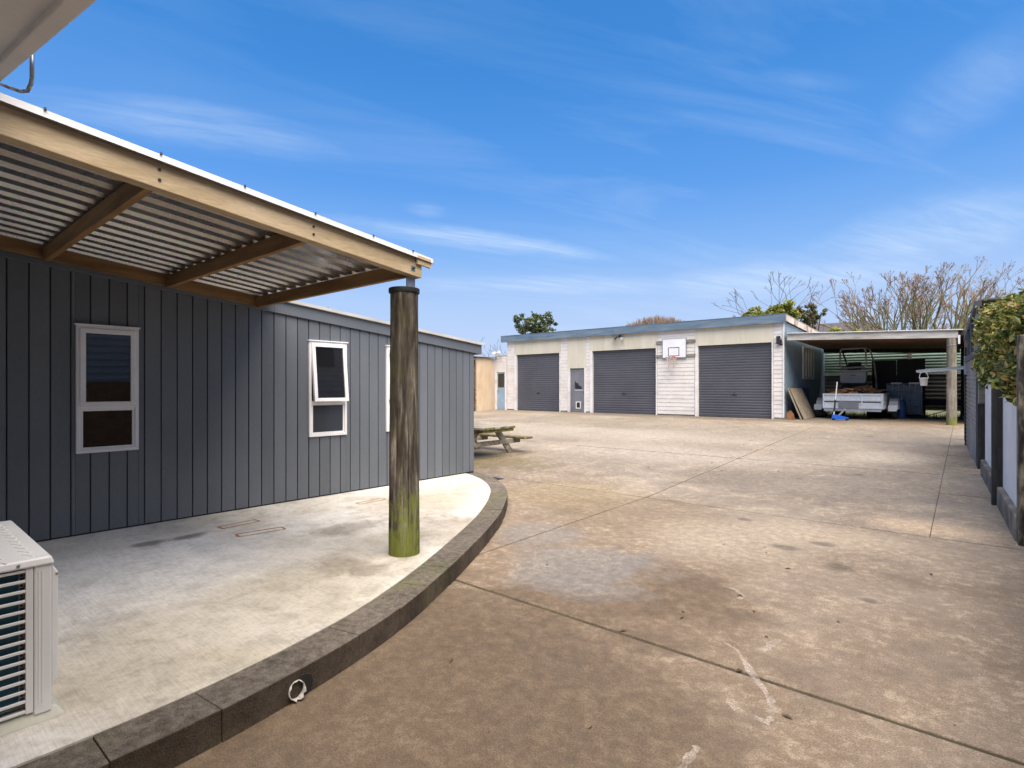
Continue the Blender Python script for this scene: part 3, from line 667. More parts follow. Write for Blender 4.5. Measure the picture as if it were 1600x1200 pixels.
bk = MB().box(px + .035, px + .085, py + .0, py + .012, 2.46, 2.60).box(px + .075, px + .087, py - .04, py + .05, 2.46, 2.60).build('bracket', 'galv_dull', ver)

# ================================================================= MAIN HOUSE EAVE (overhead, left) and its wall
mh = thing('weatherboard_house', (-3.4, -2.5, 0), 'pale house whose white eave soffit juts out overhead beside the verandah', 'house')
def ez(u): return 2.193 - .222 * u
MB().hexa([(-6.6, -1.5, ez(-6.6)), (-.75, -1.5, ez(-.75)), (-.75, .318, ez(-.75)), (-6.6, .318, ez(-6.6)), (-6.6, -1.5, ez(-6.6) + .02), (-.75, -1.5, ez(-.75) + .02), (-.75, .318, ez(-.75) + .02), (-6.6, .318, ez(-6.6) + .02)]).build('soffit', 'soffit_white', mh)
MB().hexa([(-6.6, .318, ez(-6.6) - .022), (-.75, .318, ez(-.75) - .022), (-.75, .362, ez(-.75) - .022), (-6.6, .362, ez(-6.6) - .022), (-6.6, .318, ez(-6.6) + .16), (-.75, .318, ez(-.75) + .16), (-.75, .362, ez(-.75) + .16), (-6.6, .362, ez(-6.6) + .16)]).build('barge_board', 'soffit_white', mh, bevel=.004)
MB().hexa([(-6.7, -1.5, ez(-6.7) + .162), (-.7, -1.5, ez(-.7) + .162), (-.7, .39, ez(-.7) + .162), (-6.7, .39, ez(-6.7) + .162), (-6.7, -1.5, ez(-6.7) + .19), (-.7, -1.5, ez(-.7) + .19), (-.7, .39, ez(-.7) + .19), (-6.7, .39, ez(-6.7) + .19)]).build('roof', 'roof_tile_dark', mh)
MB().prism([(-6.6, -1.1, .0), (-1.25, -1.1, .0), (-1.25, -1.1, ez(-1.25) + .01), (-6.6, -1.1, ez(-6.6) + .01)], (0, -.4, 0)).build('wall', 'weatherboard', mh)
rod = [(-2.457, .375, 2.76), (-2.457, .375, 2.665), (-2.475, .375, 2.648), (-2.536, .375, 2.645), (-2.657, .375, 2.685), (-2.858, .375, 2.768), (-3.12, .375, 2.878)]
MB().path(rod, .0065, 8).build('wire_bracket', 'galv_dull', mh, smooth=True)

# ================================================================= HEAT PUMP
hp = thing('heat_pump', (-3.58, .38, .155), 'white outdoor heat pump unit with slotted side grille standing on the patio', 'heat pump')
x1, x0, ya, yb = -3.08, -4.08, .20, .548
Zb, Zt = .205, .835
MB().box(x0, x1 - .05, ya + .01, yb - .012, Zb + .01, Zt).build('casing', 'hp_white', hp, bevel=.012)
MB().box(x1 - .049, x1 - .034, ya + .02, .449, Zb + .03, Zt - .02).build('coil', 'coil_fins', hp)
MB().box(x1 - .049, x1 - .030, .4315, .434, Zb + .03, Zt - .02).build('coil_edge', 'door_blue', hp)
gr = MB().box(x1 - .012, x1, ya, .215, Zb, Zt).box(x1 - .012, x1, .4495, .4745, Zb, Zt)
nb = 14; h = (Zt - Zb - .03) / nb
for i in range(nb + 1):
    z = Zb + .012 + i * h; gr.box(x1 - .012, x1 - .001, .215, .4495, z - .006, z + .006)
gr.build('grille', 'hp_white', hp, bevel=.002)
MB().box(x1 - .034, x1 - .013, ya + .005, .4745, Zb, Zb + .012).build('base_rail', 'hp_white', hp)
for i in range(nb):
    z = Zb + .012 + (i + .5) * h
    MB().torus((x1 - .026, .440, z), .008, .0025, 'x', 12, 6).build('pipe_bend', 'copper', hp, smooth=True)
cp = MB().box(x1 - .05, x1 + .0005, .4765, yb - .012, Zb - .018, Zt)
cpo = cp.build('corner_panel', 'hp_white', hp, bevel=.006)
for yy in (.492, .504): MB().box(x1 + .0003, x1 + .003, yy - .0025, yy + .0025, Zb + .03, Zt - .03).build('rib', 'hp_white', cpo, bevel=.0012)
MB().prism([(x1 - .01, yb - .012, Zb + .08), (x1 - .01, yb + .012, Zb + .11), (x1 - .01, yb + .012, Zt - .05), (x1 - .01, yb - .012, Zt - .004)], (-.16, 0, 0)).build('valve_cover', 'hp_white', hp, bevel=.006)
MB().box(x1 - .012, x1 - .0085, yb + .002, yb + .0115, Zt - .062, Zt - .052).build('sticker', 'timber_new', hp)
lid = MB().hexa([(x0 - .01, ya - .012, Zt - .005), (x1 + .010, ya - .012, Zt - .005), (x1 + .010, yb - .002, Zt - .005), (x0 - .01, yb - .002, Zt - .005),
                 (x0, ya, Zt + .030), (x1, ya, Zt + .030), (x1, yb - .012, Zt + .030), (x0, yb - .012, Zt + .030)]).build('lid', 'hp_white', hp, bevel=.008)
for i in range(11):
    for j in range(3):
        cx = x1 - .075 - i * .085 + (.04 if j % 2 else 0); cy = ya + .075 + j * .095
        MB().bar((cx - .035, cy - .012, Zt + .030), (cx + .035, cy + .018, Zt + .030), .011, .008).build('embossed_rib', 'hp_white', lid, bevel=.003)
MB().tube((x1 + .006, .425, Zt + .012), (x1 + .012, .425, Zt + .012), .006, .006, 10).build('screw', 'galv_dull', lid)
for xa in (x1 - .14, x0 + .04):
    f_ = MB().hexa([(xa - .02, .1, .153), (xa + .155, .1, .153), (xa + .155, .585, .153), (xa - .02, .585, .153), (xa, .13, .20), (xa + .125, .13, .20), (xa + .125, .555, .20), (xa, .555, .20)])
    f_.build('mounting_foot', 'hp_foot', hp, bevel=.006)

# ================================================================= PICNIC TABLE
pt = thing('picnic_table', (-8.7, 8.95, gz(8.95)), 'weathered mossy wooden picnic table with attached bench seats beyond the house corner', 'picnic table')
g0 = gz(9) - .0
for i in range(6):
    y0 = 8.44 + i * .1735; ex = rp.uniform(-.015, .015)
    B(-9.65, -7.83 + ex, y0, y0 + .166, .695, .745).build('tabletop_plank', 'timber_grey' if i else 'timber_grey', pt, bevel=.006)
for i in range(6): B(-7.8285 + .0, -7.826, 8.442 + i * .1735, 8.442 + i * .1735 + .16, .697, .742).build('plank_end', 'timber_moss', pt)
for y0 in (7.80, 7.955, 9.79, 9.945): B(-9.6, -7.80, y0, y0 + .148, .415, .46).build('seat_plank', 'timber_moss', pt, bevel=.006)
for xx in (-8.22, -9.26):
    MB().bar((xx, 8.66, .69), (xx, 8.12, gz(8.1) - .02), .15, .045, (1, 0, 0)).build('leg', 'timber_grey', pt, bevel=.004)
    MB().bar((xx, 9.25, .69), (xx, 9.80, gz(9.8) - .02), .15, .045, (1, 0, 0)).build('leg', 'timber_grey', pt, bevel=.004)
    MB().box(xx + .024, xx + .066, 7.84, 10.06, .31, .414).build('seat_bearer', 'timber_grey', pt, bevel=.004)
    MB().box(xx + .024, xx + .066, 8.5, 9.42, .60, .694).build('top_bearer', 'timber_moss', pt, bevel=.004)
MB().box(-7.90, -7.86, 8.46, 9.46, .63, .694).build('end_bearer', 'timber_moss', pt, bevel=.004)

# ================================================================= GARAGE ROW
GV = 20.8; GZ = gz(20.8)
ga = thing('garage_block', (-11., 24., GZ), 'long cream flat-roofed garage block with three grey roller doors and blue fascia', 'garage')
def weather(name, u0, u1, z0, z1, v=GV, pitch_=.155, parent=ga, axis='u', mat='weatherboard'):
    m = MB(); z = z0
    while z < z1 - .01:
        zb = min(z + pitch_, z1); f = (zb - z) / pitch_
        if axis == 'u': pts = [(u0, v - .001, z), (u0, v - .018, z), (u0, v - .018 + .012 * f, zb), (u0, v - .001, zb)]; ext = (u1 - u0, 0, 0)
        else: pts = [(v + .001, u0, z), (v + .024, u0, z), (v + .024 - .019 * f, u0, zb), (v + .001, u0, zb)]; ext = (0, u1 - u0, 0)
        m.prism(pts, ext); z = zb
    return m.build(name, mat, parent)
ROOFV = lambda v: 4.18 - .036 * (v - 20.8)
# body
def gbody(u0, u1, z1): return MB().hexa([(u0, GV + .12, GZ - .05), (u1, GV + .12, GZ - .05), (u1, 29.6, GZ - .05), (u0, 29.6, GZ - .05), (u0, GV + .12, z1), (u1, GV + .12, z1), (u1, 29.6, z1 - .32), (u0, 29.6, z1 - .32)])
gbody(-17.72, -4.96, 4.02).build('wall', 'wall_dark', ga)
# roof with blue fascia
MB().hexa([(-18.0, GV - .13, ROOFV(GV) - .03), (-4.82, GV - .13, ROOFV(GV) - .03), (-4.82, 29.8, ROOFV(29.8) - .03), (-18., 29.8, ROOFV(29.8) - .03), (-18.0, GV - .13, ROOFV(GV)), (-4.82, GV - .13, ROOFV(GV)), (-4.82, 29.8, ROOFV(29.8)), (-18., 29.8, ROOFV(29.8))]).build('roof', 'grey_iron', ga)
for (a, b) in ((-18.0, -11.6), (-11.597, -4.84)):
    B(a, b, GV - .155, GV - .125, 3.875, 4.19).build('fascia', 'fascia_blue', ga, bevel=.004)
B(-17.98, -4.86, GV - .124, GV + .0, 3.885, 3.897).build('soffit', 'barge_worn', ga)
B(-18.0, -4.84, GV - .165, GV - .10, 4.19, 4.205).build('roof_edge', 'fascia_blue', ga)
MB().hexa([(-4.85, GV - .124, 3.94), (-4.825, GV - .124, 3.94), (-4.825, 29.8, 3.94 - .32), (-4.85, 29.8, 3.62), (-4.85, GV - .124, 4.185), (-4.825, GV - .124, 4.185), (-4.825, 29.8, 3.865), (-4.85, 29.8, 3.865)]).build('barge_board', 'barge_worn', ga)
MB().hexa([(-18.0, GV - .124, 3.94), (-17.975, GV - .124, 3.94), (-17.975, 29.8, 3.62), (-18., 29.8, 3.62), (-18., GV - .124, 4.185), (-17.975, GV - .124, 4.185), (-17.975, 29.8, 3.865), (-18., 29.8, 3.865)]).build('barge_board', 'barge_worn', ga)
# cladding between the doors
for (a, b) in ((-17.70, -17.22), (-14.44, -14.05), (-13.06, -12.86), (-9.66, -8.12), (-5.26, -4.955)):
    weather('weatherboards', a, b, GZ + .06, 3.88)
    B(a, b, GV - .006, GV + .12, GZ - .05, GZ + .055).build('base_course', 'plinth', ga)
for (a, b, z0) in ((-17.22, -14.44, 3.225), (-14.05, -13.06, 2.485), (-12.86, -9.66, 3.225), (-8.12, -5.26, 3.225)):
    B(a + .003, b - .003, GV - .026, GV + .10, z0, 3.884).build('header_panel', 'khaki_panel', ga, bevel=.003)
    if b - a > 2: B((a + b) / 2 - .012, (a + b) / 2 + .012, GV - .030, GV - .0262, z0 + .002, 3.88).build('cover_strip', 'khaki_panel', ga)
def roller(u0, u1, z1, tilt):
    d = thing_part = None
    m = MB(); pts = []; z = GZ + .05; p_ = .0985; n = int((z1 - z) / p_)
    p_ = (z1 - z) / n
    for i in range(n):
        for (f, dv) in ((0, 0), (.12, -.010), (.62, -.013), (.74, 0), (.86, .004)): pts.append((u0, GV + .095 + dv, z + (i + f) * p_))
    pts.append((u0, GV + .095, z1))
    o = m.strip(pts, (u1 - u0, 0, 0)).build('roller_door', 'roller_grey', ga, solid=.003)
    uc = (u0 + u1) / 2
    B(u0, u1, GV + .075, GV + .11, GZ + .006 + tilt, GZ + .055).build('bottom_rail', 'roller_grey', o)
    B(uc - .11, uc + .11, GV + .062, GV + .079, 1.335, 1.352).build('handle', 'steel_black', o)
    B(uc - .02, uc + .02, GV + .070, GV + .082, 1.36, 1.41).build('lock', 'steel_black', o)
    for a, b in ((u0 - .115, u0 - .002), (u1 + .002, u1 + .06)):
        B(a, b, GV - .032, GV + .12, GZ + .0, 3.224).build('jamb', 'white_paint', ga, bevel=.004)
roller(-17.10, -14.51, 3.235, .02); roller(-12.74, -9.73, 3.235, 0.); roller(-7.99, -5.33, 3.235, .015)
# grey personnel door with cat flap
pd = B(-13.92, -13.16, GV + .02, GV + .06, GZ + .03, 2.47).build('door', 'door_grey', ga, bevel=.003)
frame(MB(), GV, GV, 0, 0, 0, 0, 0)
B(-14.045, -13.925, GV - .035, GV + .10, GZ, 2.49).build('jamb', 'white_paint', ga, bevel=.003)
B(-13.155, -13.065, GV - .030, GV + .10, GZ, 2.484).build('jamb', 'white_paint', ga, bevel=.003)
B(-13.925, -13.155, GV - .0, GV + .12, GZ - .02, GZ + .03).build('door_sill', 'plinth', ga)
fl = MB(); 
for a in ((-13.62, -13.58, .66, .98), (-13.40, -13.36, .66, .98), (-13.58, -13.40, .66, .70), (-13.58, -13.40, .94, .98)): fl.box(a[0], a[1], GV + .005, GV + .02, a[2], a[3])
fo = fl.build('cat_flap', 'plastic_white', pd); B(-13.58, -13.40, GV + .012, GV + .019, .70, .94).build('flap', 'black_stuff', fo)
st_ = MB().prism([(-13.66, GV + .0195, 1.56), (-13.30, GV + .0195, 1.54), (-13.32, GV + .0195, 1.66), (-13.46, GV + .0195, 1.70), (-13.53, GV + .0195, 1.84), (-13.60, GV + .0195, 1.80), (-13.65, GV + .0195, 1.93), (-13.69, GV + .0195, 1.80)], (0, -.003, 0)).build('sticker', 'mark_black', pd)
B(-13.68, -13.26, GV + .015, GV + .02, 1.485, 1.51).build('sticker_strip', 'plastic_white', pd)
MB().tube((-13.21, GV + .02, 1.47), (-13.21, GV - .03, 1.47), .03, .03, 10).build('handle', 'galv_dull', pd)
# annex with the blue door on the left
weather('weatherboards', -18.52, -17.725, 2.46, 3.235); weather('weatherboards', -17.64 - .005, -17.705 + .14, GZ + .06, 2.455) if False else None
B(-18.52, -17.725, GV + .01, GV + 3., GZ, 3.22).build('annex_wall', 'weatherboard', ga)
B(-18.56, -17.72, GV - .05, GV + 3., 3.237, 3.265).build('annex_roof', 'roof_white', ga)
bd = B(-18.37, -17.84, GV - .005, GV + .008, GZ + .02, 2.40).build('door', 'door_blue', ga)
bd['label'] = 'pale blue door with a glazed upper half'
B(-18.31, -17.90, GV - .009, GV - .0055, 1.62, 2.33).build('pane', 'glass_dark', bd)
for a in ((-18.52, -18.372, GZ, 2.455), (-17.838, -17.725, GZ, 2.455), (-18.372, -17.838, 2.40, 2.455)): B(a[0], a[1], GV - .03, GV + .009, a[2], a[3]).build('door_frame', 'white_paint', ga, bevel=.003)
MB().tube((-18.31, GV - .005, 1.45), (-18.31, GV - .05, 1.45), .028, .028, 10).build('handle', 'galv_dull', bd)
# side wall inside the carport: ribbed vertical cladding and a barred window
m = MB(); pts = []; v = GV + .02
while v < 29.5:
    if True:
        pts += [(-4.955, v, GZ), (-4.935, v + .012, GZ), (-4.935, v + .09, GZ), (-4.955, v + .102, GZ)]
    v += .115
m.v = pts + [(p[0], p[1], 3.93 - .036 * (p[1] - 20.8)) for p in pts]; n = len(pts); m.f = [(i, i + 1, n + i + 1, n + i) for i in range(n - 1)]
m.build('side_cladding', 'side_blue', ga, solid=.002)
B(-4.965, -4.925, GV - .035, GV + .03, GZ + .05, 3.88).build('corner_board', 'white_paint', ga, bevel=.003)
wn = MB(); 
for a in ((23.58, 23.66, 1.95, 3.22), (25.47, 25.55, 1.95, 3.22), (23.66, 25.47, 1.95, 2.02), (23.66, 25.47, 3.15, 3.22)): wn.box(-4.94, -4.885, a[0], a[1], a[2], a[3])
for v in (24.12, 24.57, 25.02): wn.box(-4.935, -4.89, v - .025, v + .025, 2.02, 3.15)
wo = wn.build('window', 'white_paint', ga)
B(-4.932, -4.925, 23.66, 25.47, 2.02, 3.15).build('pane', 'glass_dark', wo)

# things fixed to the garage front
def floodlight(name, loc, label, cat, mat, heads):
    t_ = thing(name, loc, label, cat); x, y, z = loc
    B(x - .05, x + .05, y - .03, y, z - .05, z + .05).build('base_plate', mat, t_)
    for s_ in heads:
        MB().tube((x, y - .03, z), (x + s_ * .13, y - .13, z - .05), .018, .018, 8).build('arm', mat, t_)
        MB().tube((x + s_ * .12, y - .10, z - .03), (x + s_ * .2, y - .24, z - .13), .05, .085, 14).build('lamp_head', mat, t_, smooth='auto')
        MB().tube((x + s_ * .199, y - .238, z - .129), (x + s_ * .2015, y - .2425, z - .132), .078, .078, 14).build('lens', 'plastic_white', t_)
floodlight('floodlight', (-11.35, GV - .026, 3.80), 'twin black floodlight with pale lamps under the blue fascia', 'light', 'steel_black', (-1, 1))
floodlight('security_light', (-18.22, GV - .155 + .11, 3.42), 'small white security light at the low left end of the garage', 'light', 'plastic_white', (-1, 1))
wl = thing('wall_lamp', (-5.06, GV - .024, 3.3), 'black box wall lamp on white boards at the garage corner', 'lamp')
B(-5.15, -5.03, GV - .14, GV - .04, 3.14, 3.42).build('lamp_body', 'steel_black', wl, bevel=.006); MB().tube((-5.0, GV - .07, 3.12), (-5.0, GV - .02, 3.2), .04, .04, 10).build('sensor', 'black_stuff', wl); B(-5.06, -4.99, GV - .05, GV - .015, 3.1, 3.3).build('mount', 'steel_black', wl)
bb = thing('basketball_hoop', (-8.9, GV - .03, 2.8), 'white basketball backboard with hoop and net between the roller doors', 'basketball hoop')
for z in (3.43, 2.875): B(-9.70, -8.08, GV - .07, GV - .022, z - .05, z + .05).build('mounting_rail', 'timber_grey', bb, bevel=.004)
bo = B(-9.40, -8.44, GV - .095, GV - .071, 2.80, 3.55).build('backboard', 'white_joinery', bb, bevel=.003)
fm = MB()
for a in ((-9.41, -8.43, 2.79, 2.81), (-9.41, -8.43, 3.545, 3.565), (-9.415, -9.395, 2.79, 3.565), (-8.445, -8.425, 2.79, 3.565)): fm.box(a[0], a[1], GV - .100, GV - .07, a[2], a[3])
fm.build('edge_trim', 'galv_dull', bb)
tq = MB()
for a in ((-9.17, -8.71, 3.185, 3.21), (-9.17, -8.71, 2.86, 2.885), (-9.17, -9.145, 2.885, 3.185), (-8.735, -8.71, 2.885, 3.185)): tq.box(a[0], a[1], GV - .0975, GV - .0952, a[2], a[3])
tq.build('target_square', 'mark_black', bb)
hc = (-8.93, GV - .345, 2.80)
MB().torus(hc, .225, .010, 'z', 28, 6).build('rim', 'hoop_red', bb, smooth=True)
B(-8.99, -8.87, GV - .13, GV - .095, 2.74, 2.85).build('rim_bracket', 'hoop_red', bb)
nt = MB()
for i in range(12):
    for s_ in (-1, 1):
        prev = None
        for k in range(5):
            a = 2 * math.pi * (i + s_ * k * .5) / 12; rr = .22 - .105 * min(1, k / 3.); p = (hc[0] + rr * math.cos(a), hc[1] + rr * math.sin(a), hc[2] - k * .095)
            if prev: nt.tube(prev, p, .006, .006, 4, False)
            prev = p
nt.build('net', 'net_cord', bb)

# woodshed with a plywood side at the far left
ws = thing('woodshed', (-19.6, 20.1, gz(20.1)), 'small woodshed with tan plywood side and stacked firewood beside the blue door', 'shed')
B(-18.56, -18.525, 19.43, GV - .035, gz(19.5), 3.10).build('side_panel', 'ply_peach', ws); B(-21.2, -21.16, 19.43, 20.75, gz(19.5), 3.10).build('side_panel', 'ply_peach', ws)
B(-21.2, -18.56, 20.70, 20.75, gz(20.), 3.1).build('back_panel', 'ply_peach', ws)
B(-18.575, -18.523, 19.39, 19.43, gz(19.4), 3.10).build('corner_post', 'timber_grey', ws)
pts = []; x = -21.3
while x < -18.45: pts += [(x, 19.3, 3.13), (x + .04, 19.3, 3.165), (x + .08, 19.3, 3.13)]; x += .095
MB().strip(pts, (0, 1.5, 0)).build('roof_sheet', 'galv_dull', ws, solid=.002)
fw = thing('firewood_stack', (-19.8, 20., gz(20.)), 'stack of split reddish firewood filling the woodshed', 'firewood')
m = MB(); rf = random.Random(2); z = gz(20.) + .02
while z < 2.9:
    u = -21.1
    while u < -18.66:
        r_ = rf.uniform(.045, .07); y0 = 19.5 + rf.uniform(-.04, .06); m.tube((u + r_, y0, z + r_), (u + r_, y0 + .35, z + r_), r_, r_ * .95, rf.choice([5, 6, 7])); u += 2 * r_ + .004
    z += .112
setp(m.build('log_pile', 'firewood', fw), kind='stuff')

# ================================================================= CARPORT
cpz = lambda u: 3.30 - .040 * (u + 4.9)
ct = thing('carport', (-2.5, 24., .5), 'open carport with grey timber beam and one round post beside the garage', 'carport')
def cslab(name, u0, u1, v0, v1, za, zb, mat, **k):
    return MB().hexa([(u0, v0, cpz(u0) + za), (u1, v0, cpz(u1) + za), (u1, v1, cpz(u1) + za - .008 * (v1 - v0)), (u0, v1, cpz(u0) + za - .008 * (v1 - v0)), (u0, v0, cpz(u0) + zb), (u1, v0, cpz(u1) + zb), (u1, v1, cpz(u1) + zb - .008 * (v1 - v0)), (u0, v1, cpz(u0) + zb - .008 * (v1 - v0))]).build(name, mat, ct, **k)
nmat('timber_pale', [(.25, (.22, .20, .17)), (.42, (.44, .42, .38)), (.6, (.58, .56, .52)), (.8, (.66, .65, .62))], 1.6, stretch=(.8, 4, 4), rough=.8, bump=.2, bscale=22, rnd=0, grain=.2)
cslab('front_beam', -4.83, -.20, 20.80, 20.89, -.03, .195, 'timber_pale', bevel=.005)
cslab('roof_sheet', -4.82, -.08, 20.74, 27.7, .20, .225, 'roof_white')
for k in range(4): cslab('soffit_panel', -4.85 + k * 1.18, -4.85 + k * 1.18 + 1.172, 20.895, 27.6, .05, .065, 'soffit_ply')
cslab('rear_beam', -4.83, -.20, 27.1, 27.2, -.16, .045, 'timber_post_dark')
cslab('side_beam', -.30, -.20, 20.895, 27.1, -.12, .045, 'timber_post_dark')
po = MB().lathe([(.128, GZ - .03), (.126, 1.), (.122, 2.), (.118, 3.09)], -.35, 20.86, 24).build('post', 'pole_wood_grey', ct, smooth='auto')
MB().lathe([(.13, 2.86), (.13, 2.88)], -.35, 20.86, 24).build('strap', 'galv_dull', ct)
B(-.20, -.15, 20.78, 20.84, 2.9, 3.16).build('gutter_bracket', 'white_paint', ct)
B(-.18, -.06, 27.05, 27.2, gz(22), 3.1).build('rear_post', 'timber_post_dark', ct)
B(.34, .38, 21.2, 27.9, .4, 3.12).build('side_wall', 'timber_post_dark', ct); cslab('side_roof', -.20, .40, 20.95, 27.2, .05, .195, 'timber_post_dark')  # unseen wall added on this side to darken the carport interior

# fence behind the carport
bf = thing('iron_fence', (-2, 28., .42), 'tall fence of green over grey horizontal corrugated iron behind the carport', 'fence')
def hcorr(u0, u1, v, z0, z1, p_=.12, d=.022):
    pts = []; z = z0
    while z < z1: pts += [(u0, v - d, z), (u0, v - d * .9, z + p_ * .3), (u0, v, z + p_ * .55), (u0, v, z + p_ * .7)]; z += p_
    return MB().strip(pts, (u1 - u0, 0, 0))
for (a, b) in ((-5.3, -1.82), (-1.81, 1.6)):
    hcorr(a, b, 28., 2.22, 3.5).build('green_sheet', 'green_iron', bf, solid=.002)
    hcorr(a, b, 28.02, .68, 2.14, .16, .03).build('grey_sheet', 'grey_iron', bf, solid=.002)
B(-5.3, 1.6, 27.95, 28.05, 2.15, 2.20).build('rail', 'panel_pale', bf)
for u in (-5.2, -1.815, 1.5): B(u - .06, u + .06, 27.9, 27.97, .3, 3.55).build('post', 'timber_grey', bf)
gb = MB(); rg = random.Random(4)
for k in range(900):
    u, v = rg.uniform(-4.8, 1.2), rg.uniform(26.4, 27.9); h = rg.uniform(.05, .30); a = rg.uniform(0, 6.28); w = .012
    gb.add([(u - w * math.cos(a), v - w * math.sin(a), .42), (u + w * math.cos(a), v + w * math.sin(a), .42), (u + rg.uniform(-.06, .06), v + rg.uniform(-.06, .06), .42 + h)], [(0, 1, 2)])
setp(gb.build('grass', 'grass_blade', fixn=False), 'rough green grass growing along the iron fence', 'grass', kind='stuff')

# ---- trailer full of firewood
tr = thing('trailer', (-3.05, 23., .5), 'silver galvanised box trailer loaded with split timber under the carport', 'trailer')
TB = .5
B(-3.93, -2.17, 22.02, 24.6, .86, .90).build('deck', 'galv_dull', tr)
tg = B(-3.93, -2.17, 22.0, 22.018, .90, 1.39).build('tailgate', 'galv_trailer', tr)
for u in (-3.93, -3.38, -2.78, -2.21): B(u, u + .04, 21.97, 22.0, .88, 1.40).build('stiffener', 'galv_trailer', tg)
for z in (1.355, 1.15, .885): B(-3.93, -2.17, 21.96, 21.999, z, z + .045).build('rail', 'galv_trailer', tg)
B(-3.89, -2.21, 21.990, 21.9995, 1.095, 1.125).build('gap_shade', 'black_stuff', tg)  # black strip paints the gap line and shading below the rail
for u in (-3.95, -2.17): B(u, u + .02, 22.02, 24.6, .88, 1.40).build('side_wall', 'galv_trailer', tr)
B(-3.93, -2.17, 24.58, 24.6, .90, 1.40).build('front_wall', 'galv_trailer', tr)
B(-3.9, -2.2, 21.95, 22.05, .79, .86).build('rear_rail', 'galv_dull', tr)
B(-3.45, -2.85, 21.94, 21.958, .90, 1.12).build('number_board', 'door_grey', tr)
for u in (-4.2, -1.95):
    for v in (23.3,):
        wh = MB().torus((u, v, .5 + .31), .23, .085, 'x', 24, 10).build('wheel', 'black_rubber', tr, smooth=True)
        MB().tube((u - .06, v, .81), (u + .06, v, .81), .16, .16, 16).build('rim', 'galv_dull', wh)
    ar = []
    for k in range(9):
        a = math.pi * k / 8; ar.append((u - .13, 23.3 - .40 * math.cos(a), .84 + .40 * math.sin(a)))
    MB().strip(ar, (.26, 0, 0)).build('mudguard', 'galv_trailer', tr, solid=.006)
    B(u - .12, u + .12, 22.55, 22.57, .80, 1.0).build('tail_light_panel', 'galv_trailer', tr)
B(-4.1, -2.05, 23.27, 23.33, .78, .84).build('axle', 'steel_black', tr)
rl = random.Random(7)
for k in range(46):
    u, v = rl.uniform(-3.8, -2.35), rl.uniform(22.15, 24.2); a = rl.uniform(-.6, .6); L_ = rl.uniform(.22, .5); z = 1.33 + rl.uniform(0, .16) + .09 * math.sin((u + 3.9) * 1.9)
    w = rl.uniform(.05, .1)
    o = MB().prism([(0, -w / 2, 0), (0, w / 2, .0), (0, rl.uniform(-.01, .03), w * .9)], (L_, 0, 0)); M_ = Matrix.Translation((u - L_ / 2, v, z)) @ Matrix.Rotation(a, 4, 'Z') @ Matrix.Rotation(rl.uniform(-.3, .3), 4, 'Y') @ Matrix.Rotation(rl.uniform(0, 6), 4, 'X')
    o.v = [tuple(M_ @ Vector(q)) for q in o.v]
    setp(o.build('timber_billet', 'firewood'), 'split piece of reddish timber lying on the trailer load', 'firewood', 'split timber heaped on the trailer')
# bulk under the heap so that it rests on the deck
setp(B(-3.90, -2.20, 22.05, 24.5, .902, 1.33).build('bark_load', 'bark_dark'), 'dark bark and offcuts filling the trailer below the timber', 'firewood')

# ---- machine with roll frame behind the trailer
mc = thing('utility_machine', (-3.35, 25.4, .42), 'grey machine with an open tubular roll frame parked behind the trailer', 'machine')
B(-3.80, -2.95, 24.75, 26.0, .95, 1.72).build('body', 'black_stuff', mc, bevel=.04)
rpn = MB().prism([(-3.78, 24.72, 1.78), (-3.02, 24.72, 1.78), (-2.96, 24.72, 1.86), (-2.96, 24.72, 2.22), (-3.84, 24.72, 2.22), (-3.84, 24.72, 1.86)], (0, .35, 0)).build('rear_cowl', 'machine_grey', mc, bevel=.03)
B(-3.48, -3.30, 24.70, 24.722, 2.08, 2.10).build('handle', 'black_stuff', rpn)
B(-3.95, -2.85, 24.74, 25.05, 2.225, 2.30).build('cowl_top', 'machine_grey', mc, bevel=.02)
def rf_(y_): return [(-3.80, y_, 2.38), (-3.84, y_, 2.5), (-3.84, y_, 3.02), (-3.80, y_, 3.12), (-3.05, y_, 3.14), (-2.99, y_, 3.02), (-2.97, y_, 2.5), (-3.02, y_, 2.40), (-3.80, y_, 2.38)]
MB().path(rf_(24.8), .032, 10).build('roll_frame', 'machine_grey', mc, smooth=True)
MB().path([(-3.0, 24.8, 3.13), (-2.92, 25.3, 3.12), (-2.80, 25.6, 2.6), (-2.74, 25.7, 1.8), (-2.74, 25.7, .9)], .03, 8).build('front_stay', 'machine_grey', mc, smooth=True)
MB().path([(-3.84, 24.8, 3.1), (-3.86, 25.4, 3.1), (-3.70, 25.7, 2.4), (-3.66, 25.8, 1.0)], .03, 8).build('front_stay', 'steel_black', mc, smooth=True)
B(-3.62, -3.18, 25.1, 25.25, 2.3, 2.62).build('seat_back', 'black_stuff', mc, bevel=.04)
for u in (-3.95, -2.85):
    for v in (24.95, 25.9): MB().torus((u, v, .42 + .33), .22, .11, 'x', 20, 10).build('wheel', 'black_rubber', mc, smooth=True)

